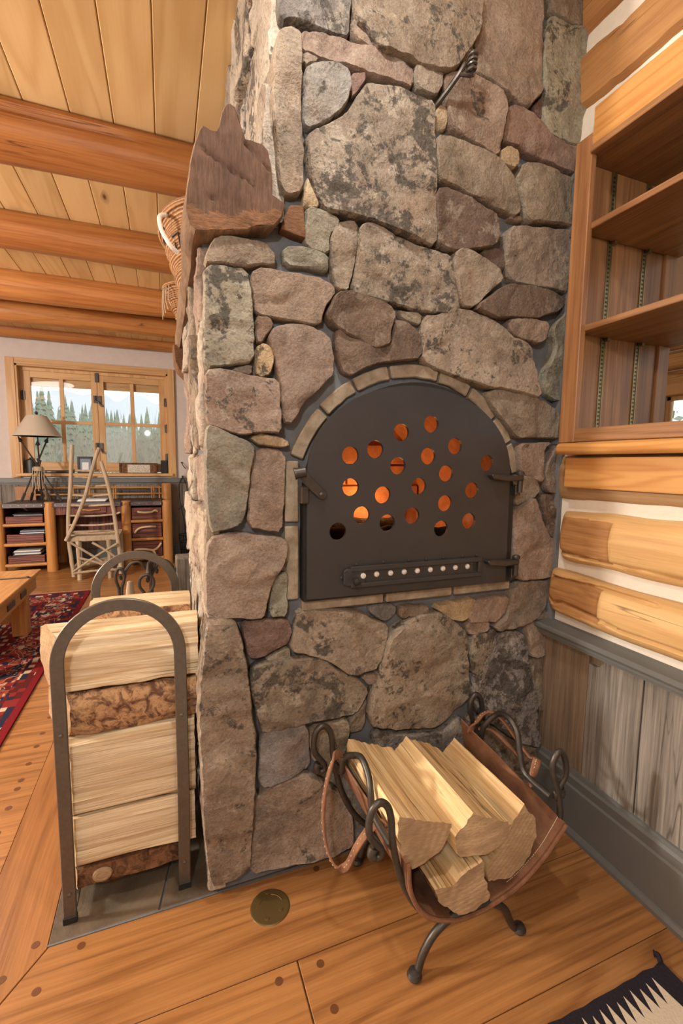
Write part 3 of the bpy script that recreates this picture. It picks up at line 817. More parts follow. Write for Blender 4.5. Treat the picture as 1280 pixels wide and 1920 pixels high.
MB().box((3.15, 1.035, 1.30), (3.22, 1.10, 1.78)).box((3.15, -1.0, 1.69), (3.22, 1.10, 1.78)).box((3.15, -1.0, 1.28), (3.22, 1.10, 1.36)).box((3.22, 1.03, 1.35), (3.3, 1.05, 1.73)).build('casing', WIN_PINE_Z, window2, smooth=0, bevel=.003)
MB().box((3.22, 1.0, 1.35), (3.25, 1.03, 1.69)).box((3.22, -1.0, 1.66), (3.25, 1.03, 1.73)).build('sash', WIN_PINE_Z, window2, smooth=0, bevel=.003)
MB().box((3.232, -1.0, 1.36), (3.236, 1.0, 1.66)).build('pane', GLASS, window2, smooth=0)
MB().box((3.14, 1.045, 1.52), (3.16, 1.07, 1.58)).build('hinge', IRON, window2, smooth=0)
struct(MB().box((-4.3, -3.3, 0), (-4.2, 5.2, 2.7)).build('wall_left', PLASTER, smooth=0))
struct(MB().box((-4.2, -3.4, 0), (3.2, -3.3, 2.7)).build('wall_near', PLASTER, smooth=0))
struct(MB().box((1.62, 2.98, 0), (3.3, 3.1, 2.7)).build('wall_side', PLASTER, smooth=0))

# ================================================================== stone chimney
ch = thing('stone_chimney', 'tall fieldstone chimney with grey mortar joints and an arched oven opening', 'chimney', (0.58, 0.4, 0))
DCX, DR, DZ0, DZC = 0.607, 0.352, 0.822, 1.083      # oven opening: centre, radius, sill, spring line
def arch(r, z0, zc=DZC, cx=DCX, n=32):
    return [(cx-r, z0), (cx+r, z0)]+[(cx+r*math.cos(math.pi*i/n), zc+r*math.sin(math.pi*i/n)) for i in range(n+1)]
hole = arch(DR-0.012, DZ0+0.01)
outer = [(0.012, 0), (1.16, 0), (1.16, 2.638), (0.185, 2.638), (0.185, 1.79), (0.15, 1.768), (0.012, 1.742)]
extra = []
for i in range(60):
    for j in range(130):
        x, z = 0.02+i*0.0195, 0.02+j*0.0203
        x += random.uniform(-.005, .005); z += random.uniform(-.005, .005)
        if inside(x, z, outer) and edge_dist(x, z, outer) > .008 and not inside(x, z, hole) and edge_dist(x, z, hole) > .008: extra.append((x, z))
v2, tri = cdt_fill(outer, [hole], extra)
mort = MB()
def mdep(x, z): return 0.002+0.005*noise.noise(V((x*14, z*14, 2)))+0.003*noise.noise(V((x*45, z*45, 8)))
mort.add([(p[0], mdep(p[0], p[1]), p[1]) for p in v2], tri)
mort.box((0.018, 0.004, 0), (0.03, 0.86, 1.742)).box((0.197, 0.004, 1.74), (0.215, 0.86, 2.638))
mort.box((0.018, 0.86, 0), (1.16, 0.9, 1.742)).box((0.197, 0.86, 1.742), (1.16, 0.9, 2.64)).box((1.138, -0.050, 0.66), (1.1535, -0.003, 1.27)).box((1.13, -0.012, 2.1), (1.16, 0.0, 2.638)).box((1.135, -0.088, 1.2715), (1.16, -0.002, 2.12)).box((0.018, 0.02, 1.72), (0.2, 0.86, 1.745))
mort.build('mortar', MORTAR, ch, smooth=60)
# firebox lining
fb = MB()
for i in range(len(hole)):
    a, c = hole[i], hole[(i+1) % len(hole)]
    fb.add([(a[0], 0.0, a[1]), (c[0], 0.0, c[1]), (c[0], 0.55, c[1]), (a[0], 0.55, a[1])], [(0, 1, 2, 3)])
fb.add([(p[0], 0.55, p[1]) for p in hole], [tuple(range(len(hole)))])
fb.build('firebox', FIREBRICK, ch, smooth=30)
for i in range(5):
    for j in range(7):
        x0 = 0.27+0.135*(j-(i % 2)*0.5); z0 = 0.86+0.085*i
        if x0 < 0.27 or x0+.128 > 0.945: continue
        MB().box((x0, 0.53, z0), (x0+0.128, 0.548, z0+0.078)).build('fire_brick', FIREBRICK, ch, smooth=0, bevel=.003)
STONES = """
G6 35 202,2628 375,2624 375,2268 338,2261 289,2264 237,2261 199,2246 194,2282
T5 40 385,2628 389,2299 422,2286 456,2256 552,2261 635,2260 684,2277 723,2332 745,2365 760,2415 761,2624
P1 28 385,2308 402,2306 431,2287 455,2263 431,2260 388,2268
T4 45 184,2183 199,2210 224,2224 242,2219 246,2179 247,2037 255,1973 253,1877 216,1862 198,1880 193,1958 179,2047
P2 32 253,2233 269,2247 345,2259 430,2261 557,2258 562,2204 521,2200 431,2199 345,2200 291,2200 256,2201
T3 30 567,2263 609,2270 648,2261 649,2235 634,2200 579,2202 567,2222
T1 22 260,2201 294,2195 289,2186 260,2173
G5 34 261,2155 285,2172 345,2191 373,2181 379,2156 371,2115 340,2076 296,2047 269,2031 259,2047
R1 24 385,2187 420,2199 423,2183 400,2150 386,2138
T7 42 421,2167 444,2176 516,2179 624,2178 627,2106 634,1960 645,1815 565,1820 463,1836 380,1845 311,1845 295,1868 278,1904 267,1978 264,2006 299,2034 354,2067 387,2109
Y3 28 271,1917 282,1907 299,1871 297,1853 277,1845 259,1851
N0 26 268,1844 317,1841 350,1830 350,1812 329,1790 326,1741 267,1747 264,1789
N2 32 208,1739 265,1744 324,1734 325,1698 271,1702 211,1698
T2 40 17,1673 34,1718 58,1733 107,1733 162,1735 183,1714 183,1690 81,1674 21,1668
N7 40 15,1659 116,1672 123,1603 129,1525 127,1453 78,1443 10,1430
P0 36 124,1661 152,1675 199,1674 292,1676 338,1659 338,1639 315,1610 301,1561 237,1564 183,1567 136,1569 129,1615
T4 34 337,1794 351,1824 395,1837 407,1822 402,1748 388,1694 377,1655 350,1654 341,1687 335,1747
T6 36 411,1821 442,1832 504,1820 595,1807 694,1798 714,1742 721,1674 731,1655 719,1637 601,1635 502,1645 439,1650 390,1655 405,1727 411,1791
D2 46 346,1642 381,1649 441,1647 504,1631 514,1610 502,1565 503,1532 468,1517 437,1525 370,1550 341,1563 323,1587 335,1619
D1 34 351,1557 387,1539 443,1522 474,1516 512,1533 522,1593 536,1600 576,1593 604,1557 610,1505 539,1493 475,1479 425,1461 395,1439 367,1451 352,1519
T1 26 537,1627 610,1628 611,1599 567,1603 544,1614
P0 28 137,1559 169,1563 177,1544 158,1516 150,1503 138,1504
Y4 32 139,1488 157,1498 176,1487 178,1461 170,1425 141,1417 137,1458
P1 40 169,1515 182,1539 220,1553 269,1556 314,1543 332,1527 341,1474 341,1442 304,1402 258,1361 225,1304 203,1306 200,1358 192,1430 176,1490
T2 22 75,1432 127,1448 124,1423 96,1426
P6 42 13,1420 53,1426 123,1412 189,1409 191,1357 194,1276 159,1280 96,1270 50,1281 11,1296
Y0 30 116,1266 151,1273 216,1259 216,1245 183,1242 134,1251
N1 42 11,1290 50,1276 106,1252 125,1235 113,1156 103,1071 90,1042 46,1031 16,1027 10,1095 9,1197
P0 32 128,1230 155,1236 207,1226 207,1155 203,1089 198,1020 159,1024 113,1035 117,1145
P1 40 11,1006 72,1019 207,998 213,962 196,923 168,880 150,797 139,787 85,796 32,797 3,819 4,921
G2 24 217,938 214,907 197,914
N4 26 199,903 217,902 213,783 165,788 174,876 182,893
R0 32 91,779 152,777 215,770 226,745 218,704 180,692 140,674 109,682 99,732
T1 26 155,664 199,684 219,687 225,665 204,653 170,656
T5 36 225,699 237,757 243,791 359,785 436,770 477,740 518,723 519,684 503,622 480,593 406,586 367,617 322,649 273,671 231,683
T7 40 113,641 138,661 207,662 272,658 327,641 359,608 425,569 459,527 446,504 420,464 361,466 273,474 206,466 142,468 137,490 115,571 113,612
P0 24 441,568 493,569 490,554 473,537
T5 60 -1,794 31,798 69,789 79,762 92,705 101,641 107,553 120,461 113,285 102,78 7,56 -7,114 -16,239 -18,404 -21,478 -22,578 -15,662 -5,744
G0 34 138,438 150,462 225,465 273,455 280,394 278,329 222,310 153,296 134,317
T3 38 118,253 152,286 221,305 268,308 328,266 392,201 414,126 412,47 343,40 213,48 109,54 107,152
T4 32 287,436 342,448 388,451 400,424 393,367 376,303 343,295 293,340 284,392
G4 32 294,310 377,278 447,217 485,100 468,34 428,37 427,135 403,202 335,270
T6 40 520,672 548,708 614,738 699,742 762,699 800,666 812,588 829,440 783,403 710,358 566,382 475,418 462,449 469,506 491,569 509,624
T4 26 400,404 412,451 456,482 459,494 457,429 443,398
G4 26 457,777 494,783 549,777 550,754 523,731 495,741
T3 26 560,772 658,765 663,745 622,740 565,736
Y1 30 682,761 838,769 839,741 801,701 745,711
P2 30 842,765 972,767 965,728 934,685 807,697
P1 26 808,692 899,684 896,660 855,647 814,656
T6 32 830,646 884,646 921,659 927,626 896,580 877,540 841,510 825,583
G8 42 864,563 889,605 922,637 967,640 1012,643 1041,621 1061,531 1091,432 1110,331 1129,207 1051,235 954,304 863,380 838,449 842,494
P1 30 1059,656 1112,683 1162,700 1165,658 1145,543 1085,537 1068,584
T3 24 1083,520 1133,531 1139,519 1094,499
T4 30 1091,495 1132,527 1146,337 1114,347
T6 30 830,370 884,350 1014,249 1137,187 1144,31 1027,42 887,99 826,230
G6 30 489,392 591,356 728,334 808,374 815,233 844,72 658,48 509,56 466,210
T0 36 917,671 962,695 983,785 1007,811 1143,807 1145,770 1122,713 1070,675 999,658 931,652
P0 44 963,1050 983,1057 1046,1093 1060,1075 1077,1019 1113,962 1142,950 1171,930 1190,878 1179,835 1124,821 999,821 973,886
D5 34 1081,1102 1168,1104 1188,1086 1182,1036 1170,957 1143,948 1117,981 1095,1039
D2 28 1203,1092 1242,1088 1240,1055 1202,1046
T1 30 972,1164 1023,1167 1069,1143 1075,1115 1055,1095 1012,1082 983,1069 975,1123
P2 34 979,1267 1114,1276 1074,1259 1082,1147 1038,1157 989,1174 981,1224
P2 32 1143,1270 1148,1261 1187,1227 1186,1128 1160,1104 1109,1115 1094,1191
T2 38 841,1420 883,1436 964,1428 1044,1413 1129,1376 1157,1293 1044,1294 965,1289 921,1330 870,1378
P1 26 1157,1399 1184,1397 1191,1305 1179,1295
T5 42 615,1618 683,1635 729,1651 783,1651 837,1639 892,1618 926,1594 992,1576 1000,1520 1037,1415 944,1433 840,1438 741,1459 675,1477 616,1496 613,1556
T2 40 705,1801 733,1820 799,1805 861,1780 874,1752 827,1716 781,1665 733,1665 720,1724
D1 34 799,1831 862,1845 886,1828 885,1780 846,1795
D3 40 784,1663 842,1707 894,1743 990,1754 1151,1736 1111,1698 1016,1660 931,1657 861,1643 822,1653
P2 36 908,1643 984,1655 1063,1652 1048,1588 980,1592 922,1602
T4 38 890,1839 894,1904 1021,1932 1183,1948 1189,1836 1178,1749 1107,1758 991,1759 926,1761 901,1787 891,1827
N3 32 1087,1642 1169,1721 1179,1716 1179,1546 1180,1420 1123,1416 1076,1434 1075,1500 1111,1573
D4 46 640,1964 680,1970 772,1954 851,1930 854,1873 837,1843 708,1810 652,1820 639,1905
T1 40 638,2100 685,2112 769,2100 843,2090 906,2053 929,1989 928,1947 874,1954 798,1962 705,1976 639,1989
R1 34 870,2161 871,2206 891,2251 953,2245 1004,2223 1031,2192 1197,2194 1200,2107 1118,2116 1002,2130 929,2142 874,2148
T2 36 917,2058 945,2104 1002,2105 1135,2095 1182,2093 1185,1958 1082,1960 964,1941 945,1994
Y2 34 858,2113 883,2134 914,2121 913,2087 898,2072 859,2086
P3 38 657,2257 686,2274 754,2286 812,2275 846,2258 859,2223 852,2149 844,2094 792,2107 727,2118 682,2139 669,2193
Y0 22 640,2183 667,2182 675,2153 672,2133 642,2133
R0 28 973,2265 1004,2305 1032,2260 999,2243
P2 38 763,2393 764,2624 965,2620 980,2462 992,2309 945,2254 871,2270 811,2286 753,2301 754,2364
N5 42 1007,2516 1081,2512 1218,2524 1251,2505 1254,2383 1229,2227 1205,2203 1120,2200 1015,2197 994,2380 1000,2465
T2 34 999,2628 1250,2624 1249,2575 1226,2539 1094,2527 1020,2533
T1 24 732,2300 716,2316 743,2372 758,2350 756,2318
P0 22 909,1952 948,1954 949,1942 909,1940
"""
for line in STONES.strip().split('\n'):
    q = line.split()
    pts = [tuple(int(c)/1000 for c in s.split(',')) for s in q[2:]]
    stone(pts, int(q[1])/1000, q[0], (0, 0, 0), (1, 0, 0), (0, 0, 1), (0, -1, 0), ch)
# left face of the hearth block and of the stack above it
random.seed(21)
def left_face(x, z0, z1, y1, pr, hmin, hmax):
    z = z0; row = 0
    while z < z1-0.04:
        h = random.uniform(hmin, hmax)
        if z+h > z1-0.08: h = z1-z
        y = -0.018
        while y < y1-0.05:
            w = random.uniform(0.16, 0.40)
            if y+w > y1-0.1: w = y1-y
            j = lambda: random.uniform(-.019, .019)
            g_ = 0.008
            P = [(-(y+g_)+j()*0.3, z+g_+j()), (-(y+w*.5), z+g_+j()), (-(y+w-g_)+j(), z+g_+j()), (-(y+w-g_)+j(), z+h*.5), (-(y+w-g_)+j(), z+h-g_+j()), (-(y+w*.5), z+h-g_+j()), (-(y+g_)+j()*0.3, z+h-g_+j()), (-(y+g_)+j()*.3, z+h*.5)]
            kind = random.choice(['W5', 'W6', 'W3', 'P4', 'W7', 'T5', 'W4'])  # mostly pale W stones: the side light is put into their colour
            stone(P, random.uniform(*pr), kind, (x, 0, 0), (0, -1, 0), (0, 0, 1), (-1, 0, 0), ch, grid=0.014)
            y += w
        z += h; row += 1
left_face(0.014, 0.0, 1.74, 0.86, (0.006, 0.020), 0.10, 0.34)
left_face(0.187, 1.80, 2.64, 0.86, (0.006, 0.026), 0.16, 0.34)
# butt end of an old timber let into the masonry
te = MB(); te.prism([(0.203, 1.797), (0.222, 1.838), (0.257, 1.844), (0.263, 1.766), (0.198, 1.778)], 'XZ', -0.032, 0.03)
te.build('timber_end', MANTEL_LOW, ch, smooth=0, bevel=0.004, seg=2)
# brick ring round the oven door
random.seed(5)
def wedge(a0, a1, ri, ro, y0, y1):
    m = MB(); n = 6; vs = []
    for i in range(n+1):
        a = a0+(a1-a0)*i/n
        for r, y in ((ri, y0), (ro, y0), (ro, y1), (ri, y1)):
            rj = r+random.uniform(-.0015, .0015)
            vs.append((DCX+rj*math.cos(a), y, DZC+rj*math.sin(a)))
    fs = []
    for i in range(n):
        for k in range(4):
            k2 = (k+1) % 4
            fs.append((i*4+k, i*4+k2, i*4+4+k2, i*4+4+k))
    fs += [(0, 1, 2, 3), tuple(n*4+k for k in (3, 2, 1, 0))]
    return m.add(vs, fs)
def ang(x, z): return math.atan2(z-DZC, x-DCX)
cuts = [ang(.97, 1.17), ang(.955, 1.273), ang(.890, 1.347), ang(.788, 1.416), ang(.680, 1.459), ang(.517, 1.461), ang(.406, 1.42), ang(.316, 1.344), ang(.243, 1.213)]
for a, c in zip(cuts[:-1], cuts[1:]):
    wedge(a+.011, c-.011, DR+0.016, DR+0.052, -0.014, 0.02).build('brick', BRICK, ch, smooth=30, bevel=.003)
for z0, z1 in ((1.041, 1.205), (0.824, 1.029)):
    MB().box((0.212, -0.014, z0), (0.250, 0.02, z1)).build('brick', BRICK, ch, smooth=0, bevel=.003)
for x0, x1 in ((0.258, 0.508), (0.518, 0.748), (0.757, 0.975)):
    MB().box((x0, -0.022, 0.790), (x1, 0.02, 0.818)).build('brick', BRICK, ch, smooth=0, bevel=.003)

# ================================================================== iron oven door
door = thing('oven_door', 'arched black iron oven door pierced with twenty round holes, glowing inside', 'door', (0.6, -0.03, 0.83))
n = 34
cx, cz, rx, rz = 0.595, 1.165, 0.333, 0.256
plate_out = [(0.262, 0.832), (0.930, 0.826)]+[(cx+rx*math.cos(math.pi*i/n), cz+rz*(max(0, math.sin(math.pi*i/n))**0.93)) for i in range(n+1)]
HOLES = [(384, 1222), (458, 1240), (538, 1289), (635, 1316), (628, 1224), (530, 1195), (719, 1255), (838, 1206), (691, 1174), (786, 1123), (386, 1136), (484, 1113), (600, 1137), (691, 1085), (420, 1058), (500, 1033), (580, 1051), (350, 1015), (680, 1009), (779, 1029)]
hl = [[(x/1000+0.0245*math.cos(2*math.pi*k/24), z/1000+0.0245*math.sin(2*math.pi*k/24)) for k in range(24)] for x, z in HOLES]
v2, tri = cdt_fill(plate_out, hl)
mb = MB()
y0, y1 = -0.052, -0.042
mb.add([(p[0], y0, p[1]) for p in v2], tri)
mb.add([(p[0], y1, p[1]) for p in v2], [t[::-1] for t in tri])
for loop in [plate_out]+hl:
    for i in range(len(loop)):
        a, c = loop[i], loop[(i+1) % len(loop)]
        mb.add([(a[0], y0, a[1]), (c[0], y0, c[1]), (c[0], y1, c[1]), (a[0], y1, a[1])], [(0, 1, 2, 3)])
mb.build('plate', PLATE, door, smooth=30)
fr_ = MB()   # frame ring behind the plate
ri, ro = arch(0.316, 0.86), arch(0.350, 0.823)
m_ = len(ri)
vs = []
for y in (-0.040, 0.004):
    vs += [(p[0], y, p[1]) for p in ri]+[(p[0], y, p[1]) for p in ro]
fs = []
for i in range(m_):
    j = (i+1) % m_
    fs += [(i, j, m_+j, m_+i), (2*m_+i, 3*m_+i, 3*m_+j, 2*m_+j), (m_+i, m_+j, 3*m_+j, 3*m_+i), (i, 2*m_+i, 2*m_+j, j)]
fr_.add(vs, fs).build('frame', DARKIRON, door, smooth=30)
# air slide, knob, rivets; nine bright discs paint the glare in its holes
sl = MB().box((0.386, -0.058, 0.858), (0.824, -0.052, 0.914)).build('slide_plate', PLATE, door, smooth=0, bevel=.002)
MB().box((0.386, -0.066, 0.902), (0.824, -0.056, 0.916)).box((0.386, -0.066, 0.856), (0.824, -0.056, 0.868)).box((0.812, -0.066, 0.868), (0.824, -0.056, 0.902)).build('slide_frame', PLATE, sl, smooth=0, bevel=.0015)
MB().prism([(0.365, 0.868), (0.372, 0.862), (0.43, 0.862), (0.43, 0.910), (0.372, 0.910), (0.365, 0.904)], 'XZ', -0.0635, -0.057).build('slide_handle_plate', PLATE, sl, smooth=0, bevel=.0015)
MB().box((0.797, -0.0585, 0.874), (0.810, -0.0575, 0.900)).build('slot', BLACK, sl, smooth=0)
for i in range(9):
    x = 0.422+0.0441*i
    MB().lathe([(0.0085, 0.0), (0.0075, 0.0035), (0.003, 0.0055), (0.0, 0.0056)], (x, -0.0575 if i else -0.064, 0.8885), 12, axis='Y').build('glare_disc', NAIL_GLARE, sl)  # bright disc standing in for glare in a slide hole
MB().lathe([(0.004, 0), (0.004, 0.012), (0.009, 0.016), (0.0115, 0.024), (0.009, 0.031), (0.0, 0.034)], (0.394, -0.063, 0.880), 16, axis='Y').build('knob', DARKIRON, sl)
for x, z in ((0.405, 0.920), (0.49, 0.920), (0.572, 0.920), (0.63, 0.920), (0.69, 0.920), (0.76, 0.920), (0.812, 0.920), (0.362, 0.885)):
    MB().lathe([(0.0045, 0), (0.004, 0.003), (0.0, 0.0045)], (x, -0.052, z), 10, axis='Y').build('rivet', PLATE, door)
# latch: keeper on the frame, lever with rolled end, pivot
lat = MB().tube([(0.300, -0.062, 1.118), (0.27, -0.062, 1.145), (0.247, -0.064, 1.168)], 1.0, flat=(0.006, 0.026), ref=(0, 1, 0)).lathe([(0.013, -.003), (0.013, 0.003)], (0.300, -0.062, 1.118), 16, axis='Y').build('latch', IRON, door, bevel=.0015)
MB().tube([(0.226, -0.066, 1.173), (0.252, -0.070, 1.178)], 0.0135, 14).tube([(0.224, -0.066, 1.1725), (0.229, -0.067, 1.1735)], 0.0155, 14).build('latch_grip', IRON, lat)
MB().lathe([(0.007, 0), (0.007, 0.004), (0.0, 0.007)], (0.298, -0.065, 1.118), 12, axis='Y').build('rivet', IRON, lat)
MB().box((0.244, -0.060, 1.093), (0.266, -0.02, 1.140)).build('latch_keeper', IRON, door, smooth=0, bevel=.003)
# two strap hinges on the right
for zc in (1.160, 0.892):
    h = MB().prism([(0.838, zc+.012), (0.85, zc+.014), (0.90, zc+.009), (0.962, zc+.008), (0.962, zc-.006), (0.90, zc-.010), (0.846, zc-.002)], 'XZ', -0.078, -0.050).build('hinge', IRON, door, smooth=0, bevel=.003)
    MB().tube([(0.958, -0.064, zc-.045), (0.958, -0.064, zc+.012)], 0.0085, 12).lathe([(0.012, zc+.010), (0.013, zc+.016), (0.008, zc+.022), (0, zc+.023)], (0.958, -0.064, 0), 12).build('hinge_pin', IRON, h)
    MB().box((0.948, -0.058, zc-.055), (0.968, 0.0, zc-.022)).build('hinge_lug', IRON, h, smooth=0, bevel=.002)

# embers seen through the holes, charred logs added to break up their glow
fire = bpy.data.lights.new('light_fire', 'POINT'); fire.energy = 2.6; fire.color = (1, 0.40, 0.12); fire.shadow_soft_size = 0.05
fo = bpy.data.objects.new('light_fire', fire); COL.objects.link(fo); fo.location = (0.66, 0.42, 1.06)
eb = NB('glowing_embers')
n_ = eb.noise(eb.coord(False), 30, 4, 0.6)
e_ = eb.ramp(n_, [(0.35, (0.25, 0.02, 0.0)), (0.6, (1.0, 0.22, 0.03)), (0.75, (1.0, 0.55, 0.15))])
eb.put(eb.b.inputs['Emission Color'], e_); eb.b.inputs['Emission Strength'].default_value = 0.5
ADDED_CHAR = m_bark('added_charred_wood', (0.012, 0.010, 0.009), (0.04, 0.03, 0.025), (0.02, 0.015, 0.012))
EMBER = eb.done((0.03, 0.02, 0.02), 0.9)
m = MB()
vs = []; fs = []
N = 22
for i in range(N):
    for j in range(N):
        x = 0.30+0.62*i/(N-1); y = 0.06+0.45*j/(N-1)
        s = math.sin(math.pi*i/(N-1))*math.sin(math.pi*j/(N-1))
        vs.append((x, y, 0.836+0.07*s+0.02*noise.noise(V((x*40, y*40, 0)))*s))
for i in range(N-1):
    for j in range(N-1): fs.append((i*N+j, (i+1)*N+j, (i+1)*N+j+1, i*N+j+1))
tag(stuff(m.add(vs, fs).build('ember_bed', EMBER, None, (0.6, 0.28, 0.836), smooth=30)), 'heap of glowing orange embers behind the pierced oven door', 'embers')

for nm_, x0, y0_, z0_, a_ in (('charred log added at the back of the oven to break up the glow', 0.34, 0.36, 0.945, 0.06), ('charred log added at the front of the oven to break up the glow', 0.38, 0.20, 0.945, -0.10)):
    L_ = MB().tube([(x0+0.46*k/8, y0_+a_*k/8+.006*math.sin(k*2), z0_+.005*math.cos(k*3)) for k in range(9)], [.046+.004*math.sin(k*1.7) for k in range(9)], 12)
    tag(L_.build('added_charred_log', ADDED_CHAR, None, (x0+.23, y0_, z0_-.05), smooth=40), nm_, 'firewood')  # dark log added to vary the even glow behind the holes
# ================================================================== hearth slab of slate
hs = thing('hearth_slab', 'dark slate hearth slab set in the floor beneath the log rack', 'hearth', (-0.2, 0.4, 0))
for P in ([(-0.390, -0.004), (-0.136, -0.004), (-0.090, 0.22), (-0.085, 0.33), (-0.390, 0.36)], [(-0.131, -0.004), (0.02, -0.004), (0.02, 0.40), (-0.078, 0.34), (-0.084, 0.22)],
          [(-0.390, 0.366), (-0.085, 0.338), (0.02, 0.41), (0.02, 0.62), (-0.12, 0.66), (-0.390, 0.60)], [(-0.390, 0.606), (-0.12, 0.666), (0.02, 0.626), (0.02, 1.0), (-0.2, 1.02), (-0.390, 0.98)]):
    MB().prism(P, 'XY', -0.011, 0.003).build('slate_tile', SLATE, hs, smooth=0, bevel=.002)
MB().box((-0.392, -0.0085, -0.0115), (0.62, -0.0035, 0.0012)).box((-0.3915, -0.0035, -0.0115), (0.02, 1.02, -0.006)).build('grout_strip', MORTAR, hs, smooth=0)

# ================================================================== mantel beam
mt = thing('mantel_beam', 'massive old hewn mantel timber with a notched end resting on the chimney ledge', 'mantel', (0.08, 0.5, 1.76))
end = [(-0.008, 1.722), (-0.020, 1.735), (-0.026, 1.765), (-0.024, 1.81), (-0.018, 1.86), (-0.006, 1.905), (0.006, 1.938), (0.014, 1.950), (0.030, 1.945), (0.045, 1.945),
       (0.050, 1.960), (0.055, 1.985), (0.063, 2.004), (0.073, 2.010), (0.084, 2.006), (0.094, 1.985), (0.104, 1.960), (0.110, 1.944), (0.125, 1.944), (0.150, 1.943), (0.162, 1.932), (0.168, 1.905), (0.171, 1.87), (0.172, 1.835),
       (0.205, 1.820), (0.197, 1.790), (0.178, 1.768), (0.120, 1.752), (0.110, 1.744), (0.06, 1.735)]
def mantel_mesh():
    ring = [(p.x, p.y) for p in resample(end, 0.012)]
    m = len(ring); ysec = [-0.062, -0.058, -0.03, 0.02, 0.08, 0.16, 0.26, 0.4, 0.55, 0.7, 0.85, 1.0, 1.12, 1.2]
    vs, fs = [], []
    for s, y in enumerate(ysec):
        t = min(1, max(0, (y-0.02)/0.3))
        for (x, z) in ring:
            zz = z
            if z > 1.80: zz = z+(1.80+(z-1.80)*0.25-z)*t       # worn down towards the back: the baskets stand here
            xx = x
            if x > 0.172: xx = x+(0.168-x)*min(1, max(0, (y+0.02)/0.05))
            w = 0.004 if s < 2 else 0.012
            e = w*noise.noise(V((xx*14, y*5, zz*14)))
            if s == 0: cxm, czm = 0.08, 1.85; xx += (cxm-xx)*0.03; zz += (czm-zz)*0.02
            vs.append((xx+e, y+(0.004*noise.noise(V((x*30, 1, z*30))) if s < 2 else 0), zz+e*0.8))
    for s in range(len(ysec)-1):
        for i in range(m):
            j = (i+1) % m
            fs.append((s*m+i, s*m+j, (s+1)*m+j, (s+1)*m+i))
    mb = MB(); mb.add(vs, fs, 1)
    e2 = [vs[i] for i in range(m)]
    ex = []
    P2 = [(p[0], p[2]) for p in e2]
    for i in range(28):
        for j in range(38):
            x, z = -0.02+i*.0085, 1.72+j*.0085
            if inside(x, z, P2) and edge_dist(x, z, P2) > .005: ex.append((x, z))
    v2, tri = cdt_fill(P2, (), ex)
    def cr(x, z):   # drying checks in the end
        d = 0.004*noise.noise(V((x*25, z*25, 3)))+0.0025*noise.noise(V((x*90, z*40, 3)))
        for (x0, z0, x1, z1) in ((0.0, 1.905, 0.06, 1.872), (0.06, 1.872, 0.13, 1.845), (0.105, 1.935, 0.165, 1.885), (0.02, 1.80, 0.06, 1.79), (0.11, 1.775, 0.125, 1.745)):
            L = math.hypot(x1-x0, z1-z0); t = ((x-x0)*(x1-x0)+(z-z0)*(z1-z0))/L/L
            if 0 <= t <= 1:
                q = abs((x-x0)*(z1-z0)-(z-z0)*(x1-x0))/L
                if q < .004: d += 0.007*(1-q/.004)
        return d
    k = len(mb.v)
    mb.add([(p[0], -0.0625+cr(p[0], p[1]), p[1]) for p in v2], [], 0)
    for t in tri:
        zc_ = sum(v2[i][1] for i in t)/3; xc_ = sum(v2[i][0] for i in t)/3
        mb.f.append([i+k for i in t]); mb.mi.append(2 if zc_ < 1.775+0.25*max(0, xc_-0.06)+0.02*noise.noise(V((xc_*30, zc_*30, 0))) else 0)
    return mb
mantel_mesh().build('beam', [MANTEL_END, MANTEL_SIDE, MANTEL_LOW], mt, smooth=45)
MB().prism([(-0.035, 1.66), (-0.04, 1.735), (0.05, 1.735), (0.05, 1.575), (0.02, 1.585), (-0.02, 1.625)], 'XZ', 1.08, 1.22).build('corbel', MANTEL_LOW, mt, smooth=0, bevel=.006)

# baskets standing on the mantel
def basket(name, label, c, rx_, ry_, h, flare, grp=None):
    t = thing(name, label, 'basket', c, grp)
    prof = []
    for i in range(15):
        s = i/14
        prof.append((flare[0]+(flare[1]-flare[0])*s**0.8+0.004*math.sin(i*2), c[2]+h*s))
    prof2 = prof+[(r-0.010, z) for r, z in prof[::-1][:-1]]
    bd = MB().lathe(prof2, (c[0], c[1], 0), 36, sx=rx_, sy=ry_).build('body', BASKET, t)
    MB().tube([(c[0]+(flare[1])*rx_*math.cos(a*math.pi/18), c[1]+flare[1]*ry_*math.sin(a*math.pi/18), c[2]+h) for a in range(36)], 0.012, 6, closed=True).build('rim', BASKET, t)
    return t
bk = basket('woven_basket', 'large flared woven basket with a curved white handle on the mantel', (0.075, 0.74, 1.826), 1.0, 1.75, 0.245, (0.075, 0.155))
MB().tube(spline([(-0.055, 0.60, 2.06), (-0.080, 0.57, 2.035), (-0.076, 0.56, 1.99), (-0.050, 0.56, 1.945), (-0.024, 0.58, 1.93)]), 0.0075, 8).build('handle', BONE, bk)
for q in range(3):
    a0 = math.pi*(1.02+0.16*q)
    zz = 2.045-0.05*q
    def bp(a, z):
        s = (z-1.826)/0.245; r = 0.075+0.08*s**0.8+0.003
        return (0.075+r*math.cos(a), 0.74+r*1.75*math.sin(a), z)
    MB().tube([bp(a0, zz), bp(a0+.22, zz), bp(a0+.22, zz-.04), bp(a0+.06, zz-.04), bp(a0+.06, zz-.02)], 0.0035, 5).build('woven_key_pattern', DARKREED, bk)
bk2 = basket('woven_basket', 'smaller round woven basket with a hanging fringe farther back on the mantel', (0.062, 1.16, 1.822), 1.0, 1.0, 0.175, (0.055, 0.13))
